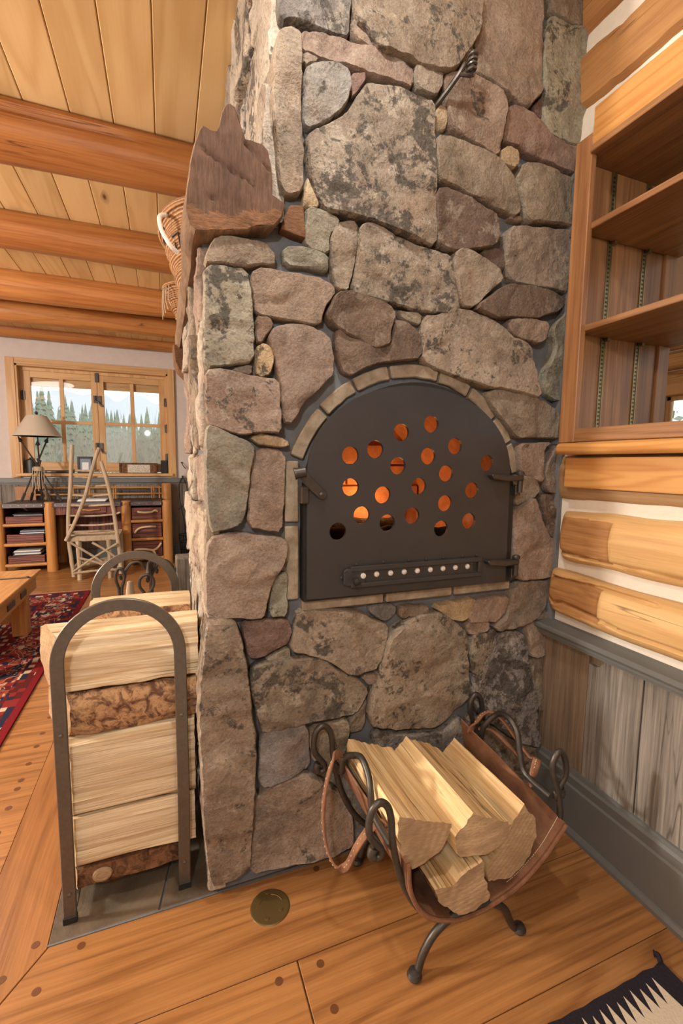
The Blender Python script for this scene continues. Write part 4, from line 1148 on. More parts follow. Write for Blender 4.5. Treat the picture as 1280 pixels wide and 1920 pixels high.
for k_ in range(5):
    a_ = math.pi*(1.0+0.05*k_)
    x_, y_ = 0.062+.137*math.cos(a_), 1.16+.137*math.sin(a_)
    MB().tube([(x_, y_, 1.99), (x_-.004, y_, 1.93), (x_-.003+0.003*k_, y_, 1.86+0.01*k_)], 0.003, 5).build('fringe', TWIG, bk2)

# ================================================================== twisted iron hook on the chimney
hk = thing('iron_hook', 'small twisted wrought iron wall hook set between upper chimney stones', 'hook', (0.632, -0.02, 2.175))
MB().tube(spline([(0.628, -0.004, 2.168), (0.640, -0.03, 2.185), (0.658, -0.055, 2.21), (0.672, -0.075, 2.232), (0.684, -0.085, 2.255)]), [0.0065]*24+[0.0055], 8).build('stem', IRON, hk)
pts = []
for i in range(60):
    s = i/59; a = s*math.pi*9
    pts.append((0.700+0.011*math.cos(a)+0.006*s, -0.088+0.011*math.sin(a), 2.232+0.055*s))
MB().tube(pts, 0.0036, 6).build('twist', STEEL, hk)
MB().tube(spline([(0.672, -0.075, 2.232), (0.686, -0.086, 2.226), (0.700, -0.088, 2.229), (0.708, -0.088, 2.26), (0.706, -0.088, 2.29)]), 0.0045, 7).build('tine', IRON, hk)

# ================================================================== bookcase let into the log wall
bc = thing('built_in_bookcase', 'open backed wooden bookcase with adjustable shelves built into the log wall', 'bookcase', (1.3, -1.0, 1.272))
YB = -2.3
MB().box((1.078, -0.147, 1.272), (1.100, -0.090, 2.148)).build('stile', CASE_Z, bc, smooth=0, bevel=.002)
MB().box((1.076, YB, 2.108), (1.152, -0.148, 2.212)).build('header', FIR, bc, smooth=0, bevel=.003)
MB().box((1.1005, YB, 2.090), (1.560, -0.092, 2.1075)).box((1.070, YB, 2.090), (1.1005, -0.1475, 2.1075)).build('top_board', CASE_Y, bc, smooth=0, bevel=.002)
MB().box((1.078, YB, 1.2725), (1.100, -0.1475, 1.312)).build('bottom_rail', CASE_Y, bc, smooth=0, bevel=.002)
MB().box((1.1005, YB, 1.290), (1.54, -0.112, 1.306)).build('bottom_board', CASE_Y, bc, smooth=0, bevel=.001)
xs = [1.1005, 1.205, 1.28, 1.36, 1.462]
for a, c in zip(xs[:-1], xs[1:]):
    MB().box((a+.0005, -0.111, 1.3065), (c-.0005, -0.092, 2.0895)).build('side_panel', CASE_Z, bc, smooth=0, bevel=.0012)
MB().box((1.4625, -0.120, 1.3065), (1.515, -0.085, 2.0895)).build('back_stile', CASE_Z, bc, smooth=0, bevel=.002)
for x in (1.215, 1.368):
    s = MB().box((x-.010, -0.1145, 1.307), (x-.0065, -0.1112, 2.089)).box((x+.0065, -0.1145, 1.307), (x+.010, -0.1112, 2.089)).box((x-.0065, -0.1125, 1.307), (x+.0065, -0.1112, 2.089)).build('shelf_standard', BRASS, bc, smooth=0)
    sl_ = MB()
    z = 1.32
    while z < 2.08:
        sl_.box((x-.0035, -0.1132, z), (x+.0035, -0.1124, z+.006)); z += 0.0125
    sl_.build('standard_slots', BLACK, s, smooth=0)
for z in (1.601, 1.889):
    sh = MB().box((1.094, YB, z), (1.520, -0.1155, z+.018)).build('shelf', CASE_Y, bc, smooth=0, bevel=.0015)
    for x in (1.222, 1.375):
        MB().box((x-.006, -0.128, z-.010), (x+.006, -0.1125, z-.0005)).build('shelf_clip', BRASS, sh, smooth=0)

# ================================================================== log rack with two arched hoops
rk = thing('log_rack', 'arched flat bar steel log rack standing on the slate hearth', 'log rack', (-0.205, 0.37, 0.003))
def hoop(y):
    xc, zc, r = -0.205, 0.698, 0.142
    P = [(xc-r-.002, y, 0.003), (xc-r, y, 0.35)]+[(xc+r*math.cos(math.pi-math.pi*i/28), y, zc+r*math.sin(math.pi*i/28)) for i in range(29)]+[(xc+r, y, 0.35), (xc+r-.004, y, 0.003)]
    o = MB().tube(P, 1.0, flat=(0.010, 0.031), ref=(0, 1, 0)).build('hoop', STEEL, rk, smooth=30, bevel=.0018)
    for x, z in ((xc-r, 0.52), (xc-r, 0.085), (xc+r, 0.52), (xc+r-.003, 0.085)):
        MB().lathe([(0.006, 0), (0.0055, 0.002), (0.0, 0.004)], (x, y-.005, z), 12, axis='Y').build('bolt', STEEL, o)
    for x in (xc-r-.002, xc+r-.004):
        MB().box((x-.0165, y-.007, 0.003), (x+.0165, y+.007, 0.022)).build('foot', DARKIRON, o, smooth=0, bevel=.001)
hoop(0.04); hoop(0.70)
for x in (-0.345, -0.065):
    MB().box((x-.012, 0.046, 0.034), (x+.012, 0.694, 0.042)).build('base_rail', STEEL, rk, smooth=0, bevel=.001)

# ================================================================== split logs
def split_log(name, label, poly, tags, axis, t0, t1, mats, group=None, rough=1.5, taper=0.0):
    """poly: cross-section, (y, z) for logs along X or (x, z) for logs along Y; tags per edge: s split face, b bark"""
    if area2(poly) < 0:
        poly = poly[::-1]; tags = tags[::-1]; tags = tags[1:]+tags[:1]
    ring, tg = [], []
    n = len(poly)
    for i in range(n):
        a, c = V(poly[i]), V(poly[(i+1) % n])
        k = max(1, int((c-a).length/0.0085))
        for j in range(k):
            ring.append(a+(c-a)*j/k); tg.append(tags[i % len(tags)])
    m = len(ring)
    cx = sum(p.x for p in ring)/m; cy = sum(p.y for p in ring)/m
    sd = random.random()*40
    S = 26
    f0 = t0 if callable(t0) else (lambda a, b: t0)
    f1 = t1 if callable(t1) else (lambda a, b: t1)
    vs = []
    for s in range(S+1):
        for i, p in enumerate(ring):
            q = ring[(i+1) % m]-ring[i-1]
            nn = V((q.y, -q.x)); nn = nn.normalized() if nn.length > 1e-9 else nn
            x0, x1 = f0(p.x, p.y), f1(p.x, p.y)
            t = x0+(x1-x0)*s/S
            sp = tg[i] == 's'
            d = (0.0035*noise.noise(V((p.x*55+sd, p.y*55, t*3.5)))+0.0025*noise.noise(V((p.x*130, p.y*130+sd, t*5)))+0.004*noise.noise(V((p.x*16, p.y*16+sd, t*2)))) if sp else \
                (0.003*noise.noise(V((p.x*60+sd, p.y*60, t*22)))+0.004*noise.noise(V((p.x*20, p.y*20+sd, t*7))))
            d *= rough
            sc = 1-taper*s/S
            a, b = cx+(p.x-cx)*sc+nn.x*d, cy+(p.y-cy)*sc+nn.y*d
            if s in (0, S): t += 0.003*noise.noise(V((a*40, b*40, sd)))
            vs.append((t, a, b) if axis == 'X' else (a, t, b))
    mb = MB()
    mb.add(vs, [])
    for s in range(S):
        for i in range(m):
            j = (i+1) % m
            mb.f.append([s*m+i, s*m+j, (s+1)*m+j, (s+1)*m+i]); mb.mi.append(0 if tg[i] == 's' else 1)
    for s in (0, S):
        o2 = [(ring[i].x, ring[i].y) for i in range(m)]
        v2, tri = cdt_fill(o2)
        for t in tri: mb.f.append([s*m+i for i in t]); mb.mi.append(2)
    c3 = (min(v[0] for v in vs)+max(v[0] for v in vs))/2, (min(v[1] for v in vs)+max(v[1] for v in vs))/2, min(v[2] for v in vs)
    o = mb.build(name, mats, None, c3, smooth=40)
    tag(o, label, 'firewood', group)
    return o
random.seed(11)
MX = [SPLIT_X, BARK, ENDGRAIN]
slant = lambda base, k: (lambda a, b: base-(a-0.07)*k)
split_log('split_log', 'wide pale split log topmost behind the front hoop of the rack', [(0.078, 0.612), (0.085, 0.70), (0.105, 0.752), (0.15, 0.770), (0.185, 0.758), (0.20, 0.66), (0.165, 0.602)], 'ssssssb', 'X', slant(-0.338, 0.62), lambda a, b: -0.014+0.05*(a-.08), MX)
split_log('split_log', 'log with flaky orange bark facing out, below the topmost pale log in the rack', [(0.066, 0.54), (0.067, 0.575), (0.085, 0.602), (0.13, 0.600), (0.18, 0.59), (0.19, 0.51), (0.13, 0.485), (0.082, 0.487), (0.070, 0.51)], 'bbbsssbbb', 'X', slant(-0.332, 0.6), -0.022, MX)
split_log('split_log', 'broad cream split log face at mid height in the rack, under the bark log', [(0.062, 0.285), (0.065, 0.47), (0.085, 0.482), (0.15, 0.480), (0.20, 0.40), (0.19, 0.30), (0.13, 0.272), (0.08, 0.268)], 'sssssbbs', 'X', slant(-0.337, 0.45), -0.030, MX, rough=1.3)
split_log('split_log', 'pale split log below the crack, second from the bottom of the rack', [(0.060, 0.135), (0.062, 0.272), (0.10, 0.262), (0.17, 0.264), (0.19, 0.17), (0.15, 0.125), (0.09, 0.120)], 'ssssbbs', 'X', slant(-0.338, 0.45), -0.034, MX, rough=1.3)
kl = split_log('split_log', 'lowest log in the rack, brown bark with a round knot', [(0.066, 0.068), (0.073, 0.116), (0.11, 0.117), (0.17, 0.112), (0.18, 0.080), (0.14, 0.050), (0.09, 0.047)], 'bbsssbb', 'X', slant(-0.335, 0.4), -0.05, [SPLIT_X, BARK_DARK, ENDGRAIN])
kk = MB().lathe([(0.020, -0.002), (0.018, 0.003), (0.012, 0.005), (0.011, 0.004), (0.0, 0.0045)], (-0.275, 0.0655, 0.090), 18, axis='Y', sx=1.25)
kk.build('knot', ENDGRAIN, kl)
cols = [
 ('split_log', 'pale split log with a rough edge, second row behind the topmost front log', [(0.205, 0.64), (0.208, 0.712), (0.24, 0.724), (0.33, 0.702), (0.35, 0.64), (0.28, 0.615)], 'ssssbb', -0.378, -0.008),
 ('split_log', 'top log of the third row with a bark stripe under its pale edge', [(0.362, 0.668), (0.356, 0.705), (0.366, 0.725), (0.385, 0.753), (0.47, 0.744), (0.50, 0.70), (0.44, 0.655)], 'bbsssbb', -0.322, -0.020),
]
for nm, lb, P, tg_, a, c in cols:
    split_log(nm, lb, P, tg_, 'X', a, c, MX)
hid = 'logs stacked out of sight in the middle of the rack'
for k, (y0, z0, z1) in enumerate(((0.215, 0.046, 0.24), (0.215, 0.245, 0.43), (0.215, 0.435, 0.612), (0.375, 0.046, 0.27), (0.375, 0.275, 0.46), (0.375, 0.465, 0.65), (0.53, 0.046, 0.25), (0.53, 0.255, 0.43))):
    split_log('split_log', 'split firewood log packed behind the front row in the steel rack', [(y0, z0+.02), (y0, z1), (y0+.10, z1-.002), (y0+.14, z1-.05), (y0+.13, z0+.03), (y0+.05, z0)], 'ssbbbs', 'X', -0.35, -0.03, MX, hid)

# ================================================================== wrought iron carrier stand with leather sling
cs = thing('log_carrier_stand', 'wrought iron stand with curled finials holding a leather log sling', 'stand', (0.575, -0.21, 0))
def end_frame(y, dx, zt):
    L = [(0.585, .102), (0.50, .112), (0.44, .165), (0.395, .250), (0.370, .345), (0.3625, .415), (0.352, .447), (0.334, .459), (0.316, .446), (0.309, .415), (0.313, .385), (0.328, .362), (0.340, .345), (0.341, .330), (0.329, .324), (0.319, .336), (0.324, .350)]
    rr = 0.0085
    fr = MB()
    RR = [(0.585, .102), (0.675, .107), (0.765, .140), (0.836, .196), (0.868, .262), (0.858, .335), (0.836, .400), (0.832, .435), (0.848, .459), (0.867, .448), (0.879, .415), (0.879, .385), (0.866, .362), (0.854, .345), (0.853, .330), (0.865, .324), (0.875, .336), (0.870, .350)]
    for LL in (L, RR):
        P = [(x+dx, y+0.006*max(0, i-9)/7, z+zt*min(1, max(0, (z-.11)/.3))) for i, (x, z) in enumerate(LL)]
        Q = spline(P, 7)
        fr.tube(Q, [rr]*(len(Q)-18)+[rr*1.0]*6+[rr*1.25]*12, 10)
    return fr.build('end_frame', IRON, cs)
end_frame(-0.372, 0.0, 0.0); end_frame(-0.066, -0.030, 0.010)
def feet(y, dx):
    Q = spline([(0.738+dx, y-.004, .0095), (0.722+dx, y, .014), (0.706+dx, y, .040), (0.688+dx, y, .078), (0.655+dx, y, .107), (0.610+dx, y, .122), (0.565+dx, y, .126), (0.52+dx, y, .117), (0.478+dx, y, .092), (0.450+dx, y, .052), (0.438+dx, y, .016), (0.424+dx, y-.004, .0095)], 6)
    n_ = len(Q)
    MB().tube(Q, [0.0095 if 5 < i < n_-6 else 0.0085 for i in range(n_)], 10).build('foot_arch', IRON, cs)
    for x in (0.736+dx, 0.427+dx):
        MB().lathe([(0.0, 0.0), (0.014, 0.001), (0.018, 0.008), (0.014, 0.017), (0.0, 0.020)], (x, y-.002, 0), 16).build('foot', IRON, cs)
feet(-0.384, 0.0); feet(-0.052, -0.006)
MB().tube([(0.585, -0.384, 0.113), (0.575, -0.052, 0.113)], 0.008, 8).build('spine_bar', IRON, cs)
def side(x0, x1, z0, top):
    Q = spline([(x0, -0.372, z0), (x0-.001, -0.31, z0), (x0-.002, -0.275, z0+.01), (x0-.001, -0.258, z0+.05), (x0+.004, -0.235, top-.02), (x0+.004, -0.195, top), (x0+.004, -0.150, top-.018), (x1, -0.128, z0+.06), (x1, -0.115, z0+.012), (x1, -0.09, z0), (x1, -0.066, z0)], 6)
    MB().tube(Q, 0.0085, 10).build('side_grip', IRON, cs)
side(0.366, 0.345, 0.345, 0.438); side(0.832, 0.808, 0.338, 0.462)
# leather sling: sheet hung in a U, folded hems at the front, two handle straps
lsl = thing('leather_log_sling', 'brown suede log sling with pale stitching hanging in the iron stand', 'log carrier', (0.58, -0.21, 0.1))
def sling_pt(s, y):
    """s 0..1 from left rim to right rim"""
    t = (y+0.375)/0.305      # 0 front, 1 back
    l = V((0.398-0.058*t, 0.312+0.080*t)); r = V((0.866-0.100*t, 0.272+0.125*t))
    bz = 0.116+0.004*t
    C = [l, V((0.408-.02*t, 0.235+.04*t)), V((0.455, 0.158)), V((0.52, bz+.006)), V((0.585, bz-.002)), V((0.66, bz+.010)), V((0.735, 0.150)), V((0.805, 0.200)), V((0.845-.06*t, 0.245+.06*t)), r]
    k = s*(len(C)-1); i = min(len(C)-2, int(k)); f = k-i
    p0 = C[max(0, i-1)]; p1 = C[i]; p2 = C[i+1]; p3 = C[min(len(C)-1, i+2)]
    q = 0.5*((2*p1)+(p2-p0)*f+(2*p0-5*p1+4*p2-p3)*f*f+(3*p1-p0-3*p2+p3)*f**3)
    w = 0.004*noise.noise(V((s*6, y*9, 1)))
    return V((q.x+w, y, q.y+w))
def sling_sheet():
    NS, NY = 72, 22
    top, bot = [], []
    for i in range(NS+1):
        for j in range(NY+1):
            y = -0.388+0.318*j/NY
            p = sling_pt(i/NS, y)
            a = sling_pt(min(1, i/NS+.01), y)-sling_pt(max(0, i/NS-.01), y)
            nn = V((-a.z, 0, a.x)).normalized()
            hem = 0.0035 if j in (0, 1) else 0
            top.append(p+nn*(0.0022+hem*0.4)); bot.append(p-nn*(0.0022+hem))
    W = NY+1; K = len(top)
    fs = []
    for i in range(NS):
        for j in range(NY):
            a, b_, c_, d_ = i*W+j, i*W+j+1, (i+1)*W+j+1, (i+1)*W+j
            fs.append((a, d_, c_, b_)); fs.append((K+a, K+b_, K+c_, K+d_))
    for i in range(NS):
        for j in (0, NY): fs.append((i*W+j, (i+1)*W+j, K+(i+1)*W+j, K+i*W+j))
    for j in range(NY):
        for i in (0, NS): fs.append((i*W+j, i*W+j+1, K+i*W+j+1, K+i*W+j))
    return MB().add(top+bot, fs)
sling_sheet().build('sheet', LEATHER, lsl, smooth=60)
for y in (-0.388,):    # rolled front hem
    Q = [sling_pt(i/60, y)+V((0, -.004, -.003)) for i in range(61)]
    MB().tube(Q, 0.0055, 8).build('hem', LEATHER, lsl)
def stitches(path, parent, n=40):
    st = MB()
    for i in range(n):
        a = path[int(i*(len(path)-1)/n)]; c = path[min(len(path)-1, int(i*(len(path)-1)/n)+1)]
        st.tube([a, a+(c-a).normalized()*0.0042], 0.0009, 5)
    return stuff(st.build('stitching', THREAD, parent))
sheet = [o for o in bpy.data.objects if o.name == 'sheet'][0]
P = []
for i in range(200):
    s = 0.62+0.38*i/199; p = sling_pt(s, -0.372); a = sling_pt(min(1, s+.01), -0.372)-sling_pt(s-.01, -0.372)
    P.append(p+V((-a.z, 0, a.x)).normalized()*0.0036)
stitches(P, sheet, 46)
def strap(pts, w=0.022, ref=(0, 0, 1), per=8):
    Q = spline(pts, per)
    o = MB().tube(Q, 1.0, flat=(0.006, w), ref=ref).build('handle_strap', LEATHER, lsl, smooth=50, bevel=.001)
    return o, Q
s1, Q1 = strap([(0.352, -0.115, 0.395), (0.330, -0.135, 0.425), (0.302, -0.165, 0.437), (0.275, -0.185, 0.385), (0.262, -0.20, 0.310), (0.268, -0.215, 0.235), (0.285, -0.235, 0.197), (0.308, -0.25, 0.205), (0.326, -0.265, 0.260), (0.350, -0.285, 0.318), (0.378, -0.300, 0.342), (0.400, -0.315, 0.322)], 0.020, (1, 0, 0.25))
stitches([q+V((-.0042, 0, 0)) for q in Q1], s1, 40)
s2, Q2 = strap([(0.772, -0.105, 0.372), (0.790, -0.110, 0.405), (0.815, -0.115, 0.432), (0.838, -0.13, 0.440), (0.858, -0.16, 0.420), (0.872, -0.20, 0.385), (0.884, -0.245, 0.355), (0.884, -0.270, 0.365), (0.866, -0.285, 0.372), (0.846, -0.295, 0.345), (0.834, -0.298, 0.315)], 0.022, (0.5, 0, 1))
stitches([q+V((-.003, -.001, .0035)) for q in Q2], s2, 36)
s3, Q3 = strap([(0.800, -0.112, 0.385), (0.832, -0.135, 0.388), (0.856, -0.185, 0.362), (0.872, -0.235, 0.338)], 0.014, (0, 0, 1))
MY = [SPLIT_Y, BARK, ENDGRAIN]
split_log('split_log', 'left split log in the leather sling, with weathered grey bark side', [(0.386, 0.410), (0.526, 0.352), (0.518, 0.323), (0.500, 0.296), (0.455, 0.275), (0.420, 0.268), (0.396, 0.310), (0.380, 0.372)], 'ssbbbsss', 'Y', -0.372, -0.062, MY, taper=-0.03)
split_log('split_log', 'ridged middle split log in the leather sling, quarter round end', [(0.571, 0.382), (0.689, 0.318), (0.667, 0.280), (0.612, 0.262), (0.540, 0.277), (0.530, 0.290), (0.524, 0.335)], 'sbbbsss', 'Y', -0.392, -0.068, MY)
split_log('split_log', 'right split log in the leather sling, its end a tall half round', [(0.741, 0.345), (0.783, 0.297), (0.786, 0.243), (0.765, 0.195), (0.750, 0.172), (0.712, 0.152), (0.640, 0.166), (0.634, 0.208), (0.680, 0.270)], 'sbbbbbssss', 'Y', -0.375, -0.072, MY)
split_log('split_log', 'small split log lying lowest in the leather sling', [(0.466, 0.226), (0.512, 0.222), (0.600, 0.256), (0.609, 0.206), (0.630, 0.146), (0.580, 0.128), (0.538, 0.134), (0.488, 0.178)], 'ssssbbbb', 'Y', -0.398, -0.09, MY)

# ================================================================== floor outlet cover
fo_ = thing('floor_outlet_cover', 'round dull brass outlet cover let into the floor by the chimney', 'outlet cover', (0.147, -0.098, 0))
MB().lathe([(0.0, 0.0016), (0.047, 0.0016), (0.052, 0.0012), (0.0535, 0.0), (0.0535, -0.004)], (0.147, -0.098, 0), 48).build('plate', BRASSDARK, fo_)
for a0, a1, r in ((0.2, 1.3, 0.034), (1.9, 2.6, 0.030)):
    MB().tube([(0.147+r*math.cos(a0+(a1-a0)*i/10), -0.098+r*math.sin(a0+(a1-a0)*i/10), 0.0019) for i in range(11)], 0.0008, 5).build('lid_edge', BRASS, fo_)
for x, y in ((0.132, -0.128), (0.172, -0.116), (0.147, -0.055)):
    MB().lathe([(0.006, 0), (0.0055, 0.0012), (0, 0.0016)], (x, y, 0.0014), 12).build('screw', BRASS, fo_)

# ================================================================== rugs
nr = thing('navajo_style_rug', 'flatwoven black rug with a cream toothed centre on the oak floor', 'rug', (0.3, -1.1, 0))
RUGBLACK = simple('black_wool', (0.022, 0.018, 0.024), 0.95, 0, 160, 0.4, 0.6, 0.003, 0.1)
RUGCREAM = simple('cream_wool', (0.56, 0.47, 0.36), 0.95, 0, 160, 0.12, 0.6, 0.003, 0.1)
E2 = []
for i in range(60):
    x = 1.006-1.9*i/59
    E2.append((x+.002*random.random(), -0.566-.012*abs(math.sin(i*1.7))*0.4-.002*random.random()))
MB().prism([(-0.9, -1.75), (1.012, -1.75), (1.010, -1.1), (1.004, -0.7)]+E2, 'XY', 0.0005, 0.006).build('ground_weave', RUGBLACK, nr, smooth=0)
P = [(0.970, -0.70), (0.955, -0.650)]
for i in range(60):
    xx = 0.948-0.0245*i
    P += [(xx, -0.586-.003*(i % 3)), (xx-.019, -0.637)]
P += [(-0.60, -0.66), (-0.60, -1.7), (0.975, -1.7)]
MB().prism(P, 'XY', 0.004, 0.0068).build('cream_centre', RUGCREAM, nr, smooth=0)
MB().tube(spline([(1.000, -0.572, .006), (1.006, -0.564, .008), (1.009, -0.557, .009), (1.006, -0.551, .007)]), [.006]*18+[.008], 6).build('corner_tassel', RUGBLACK, nr)

pr = NB('persian_rug_wool')
co = pr.coord(False)
sx = pr.n('ShaderNodeSeparateXYZ'); pr.link(co, sx.inputs[0])
X_, Y_ = sx.outputs[0], sx.outputs[1]
# distance in from the edge; half size 1.35 x 1.75
dxe = pr.math('SUBTRACT', 1.35, pr.math('ABSOLUTE', X_)); dye = pr.math('SUBTRACT', 1.75, pr.math('ABSOLUTE', Y_))
d_ = pr.math('MINIMUM', dxe, dye)
RED, DRED, NAVY, CREAM, RUST = (0.21, 0.024, 0.022), (0.095, 0.015, 0.015), (0.022, 0.022, 0.045), (0.50, 0.38, 0.28), (0.30, 0.055, 0.025)
vor = pr.n('ShaderNodeTexVoronoi', distance='MANHATTAN'); pr.link(pr.scale(co, (26, 20, 1)), vor.inputs['Vector']); vor.inputs['Scale'].default_value = 1; vor.inputs['Randomness'].default_value = 0.55
sc_ = pr.n('ShaderNodeSeparateColor'); pr.link(vor.outputs['Color'], sc_.inputs[0])
motif = pr.ramp(sc_.outputs[0], [(0.0, NAVY), (0.22, RED), (0.42, RUST), (0.55, DRED), (0.7, RED), (0.86, NAVY), (0.93, CREAM)], 'CONSTANT')
lineart = pr.math('GREATER_THAN', pr.math('SINE', pr.math('MULTIPLY', pr.noise(pr.scale(co, (13, 9, 1)), 1.0, 2, 0.5, 0.6), 40.0)), 0.86)
inner = pr.mix(pr.math('MULTIPLY', pr.math('LESS_THAN', vor.outputs['Distance'], 0.22), 0.8), motif, RED)
field = pr.mix(pr.math('MULTIPLY', lineart, 0.75), inner, CREAM)
small = pr.n('ShaderNodeTexVoronoi', distance='CHEBYCHEV'); pr.link(pr.scale(co, (34, 26, 1)), small.inputs['Vector']); small.inputs['Scale'].default_value = 1; small.inputs['Randomness'].default_value = 0.3
s2_ = pr.n('ShaderNodeSeparateColor'); pr.link(small.outputs['Color'], s2_.inputs[0])
guard = pr.ramp(s2_.outputs[1], [(0.0, NAVY), (0.35, RED), (0.6, CREAM), (0.72, DRED)], 'CONSTANT')
bands = pr.ramp(pr.math('MULTIPLY', d_, 2.0), [(0.0, 1.0), (0.07, 0.5), (0.22, 0.0), (0.56, 0.5), (0.62, 1.0), (0.66, 0.5), (0.80, 1.0), (0.84, 0.0)], 'CONSTANT')
isg = pr.math('COMPARE', bands, 0.5, 0.1); isr = pr.math('COMPARE', bands, 1.0, 0.1)
col = pr.mix(isg, field, guard); col = pr.mix(isr, col, (0.17, 0.012, 0.016))
wv = pr.noise(co, 420, 2, 0.6)
col = pr.mix(0.35, col, pr.mix(1.0, col, pr.math('MULTIPLY_ADD', wv, 1.4, 0.3), 'MULTIPLY'))
PERSIAN = pr.done(col, 0.95, pr.bump(wv, 0.5, 0.003), spec=0.1)
rug = thing('persian_rug', 'red patterned oriental rug on the living room floor', 'rug', (-2.115, 1.72, 0))
MB().box((-0.765-2.7, -0.03, 0.0005), (-0.765, 3.47, 0.009)).build('pile', PERSIAN, rug, smooth=0, bevel=.002)
fr2 = MB()
for i in range(180):
    x = -3.46+2.69*i/179
    fr2.box((x-.004, 3.47, 0.001), (x+.004, 3.50+.012*random.random(), 0.004))
stuff(fr2.build('fringe', RUGCREAM, rug, smooth=0))

# ================================================================== coffee table of planks
ct = thing('plank_coffee_table', 'rustic plank coffee table with iron straps at the left on the red rug', 'table', (-1.6, 2.3, 0.009))
for i, (x0, x1) in enumerate(((-2.35, -2.03), (-2.025, -1.66), (-1.655, -1.30), (-1.295, -0.945))):
    MB().box((x0, 1.62, 0.395), (x1, 2.60-.02*(i % 2), 0.42)).build('top_plank', TABLEW, ct, smooth=0, bevel=.004)
MB().box((-0.985, 1.66, 0.30), (-0.962, 2.5, 0.394)).build('side_apron', TABLEW, ct, smooth=0, bevel=.003)
MB().box((-2.3, 2.48, 0.30), (-0.986, 2.50, 0.394)).build('end_apron', TABLEW, ct, smooth=0, bevel=.003)
for x, y in ((-1.04, 2.40), (-2.25, 2.40), (-2.25, 1.72), (-1.04, 1.72)):
    MB().box((x-.045, y-.045, 0.009), (x+.045, y+.045, 0.3945)).build('leg', POST, ct, smooth=0, bevel=.004)
MB().box((-2.2, 2.38, 0.10), (-1.086, 2.42, 0.16)).build('stretcher', TABLEW, ct, smooth=0, bevel=.003)
MB().box((-2.35, 2.30, 0.4205), (-0.945, 2.325, 0.4235)).lathe([(0.012, 0.4235), (0.010, 0.430), (0, 0.433)], (-0.965, 2.312, 0), 10).build('iron_strap', IRON, ct, smooth=0)
MB().box((-0.962, 2.12, 0.325), (-0.956, 2.24, 0.365)).box((-0.962, 1.86, 0.325), (-0.956, 2.0, 0.365)).build('iron_plate', IRON, ct, smooth=0, bevel=.004)

# ================================================================== fire tools behind the rack
ft = thing('fire_tool_stand', 'wrought iron fire tool stand with curled arms behind the log rack', 'fire tool stand', (-0.16, 0.97, 0))
MB().tube([(-0.16, 0.97, 0.02), (-0.16, 0.97, 0.775)], 0.0085, 8).build('post', IRON, ft)
MB().lathe([(0.0, 0.0), (0.10, 0.0), (0.10, 0.012), (0.02, 0.028), (0.0, 0.03)], (-0.16, 0.97, 0), 24).build('base', IRON, ft)
for x0, y0 in ((-0.105, 0.0), (0.095, 0.0), (0.02, 0.075), (-0.01, -0.07)):
    MB().tube(spline([(-0.16, 0.97, 0.69), (-0.16+x0*.4, 0.97+y0*.4, 0.752), (-0.16+x0*.75, 0.97+y0*.75, 0.750), (-0.16+x0, 0.97+y0, 0.715), (-0.16+x0*1.02, 0.97+y0*1.02, 0.69), (-0.16+x0*1.15, 0.97+y0*1.15, 0.685), (-0.16+x0*1.2, 0.97+y0*1.2, 0.70)]), 0.0065, 7).build('arm', IRON, ft)
def loop_tool(name, label, x, y, ztop, r, kind):
    t = thing(name, label, 'fire tool', (x, y, ztop-0.6))
    h = [(x-.004, y, ztop-.14), (x-.006, y, ztop-.09), (x-r, y, ztop-.05), (x-r*.9, y, ztop-.015), (x, y, ztop), (x+r*.9, y, ztop-.015), (x+r, y, ztop-.05), (x+.006, y, ztop-.09), (x+.004, y, ztop-.14)]
    MB().tube(spline(h), 0.0065, 8).build('loop_handle', IRON, t)
    MB().tube([(x, y, ztop-.13), (x, y, ztop-.58)], 0.006, 8).build('shaft', IRON, t)
    if kind == 'shovel': MB().box((x-.05, y-.004, ztop-.72), (x+.05, y+.004, ztop-.575)).build('blade', IRON, t, smooth=0, bevel=.003)
    elif kind == 'poker': MB().tube(spline([(x, y, ztop-.58), (x, y, ztop-.66), (x+.03, y, ztop-.64)]), 0.006, 7).build('tip', IRON, t)
    else: MB().tube([(x-.02, y, ztop-.72), (x, y, ztop-.575), (x+.02, y, ztop-.72)], 0.006, 7).build('tongs', IRON, t)
    return t
loop_tool('fire_shovel', 'iron fire shovel with a narrow looped handle, left on the tool stand', -0.285, 0.955, 0.735, 0.016, 'shovel')
loop_tool('fire_poker', 'iron fire poker with a round ring handle in front of the stand post', -0.176, 0.885, 0.715, 0.027, 'poker')
loop_tool('fire_tongs', 'iron fire tongs hanging at the right end of the tool stand', -0.045, 0.955, 0.735, 0.014, 'tongs')
br = thing('hearth_brush', 'hearth brush with a wooden grip beside the fire shovel', 'fire tool', (-0.252, 1.03, 0.08))
MB().lathe([(0.010, 0.50), (0.018, 0.53), (0.019, 0.60), (0.012, 0.655), (0.0, 0.66)], (-0.252, 1.03, 0), 16).build('grip', TWIG, br)
MB().tube([(-0.252, 1.03, 0.50), (-0.252, 1.03, 0.22)], 0.006, 8).lathe([(0.02, 0.10), (0.022, 0.20), (0.012, 0.23)], (-0.252, 1.03, 0), 16).build('brush_head', DARKREED, br)
bl = thing('weathered_timber_block', 'grey weathered timber standing on the floor behind the log rack by the chimney', 'timber', (0.0, 1.0, 0.0))
MB().box((-0.055, 0.935, 0.0035), (0.03, 1.05, 0.768)).build('upright', GREYBOARD, bl, smooth=0, bevel=.008, seg=2)
MB().box((-0.057, 0.933, 0.60), (0.032, 1.052, 0.606)).build('wire_band', STEEL, bl, smooth=0)

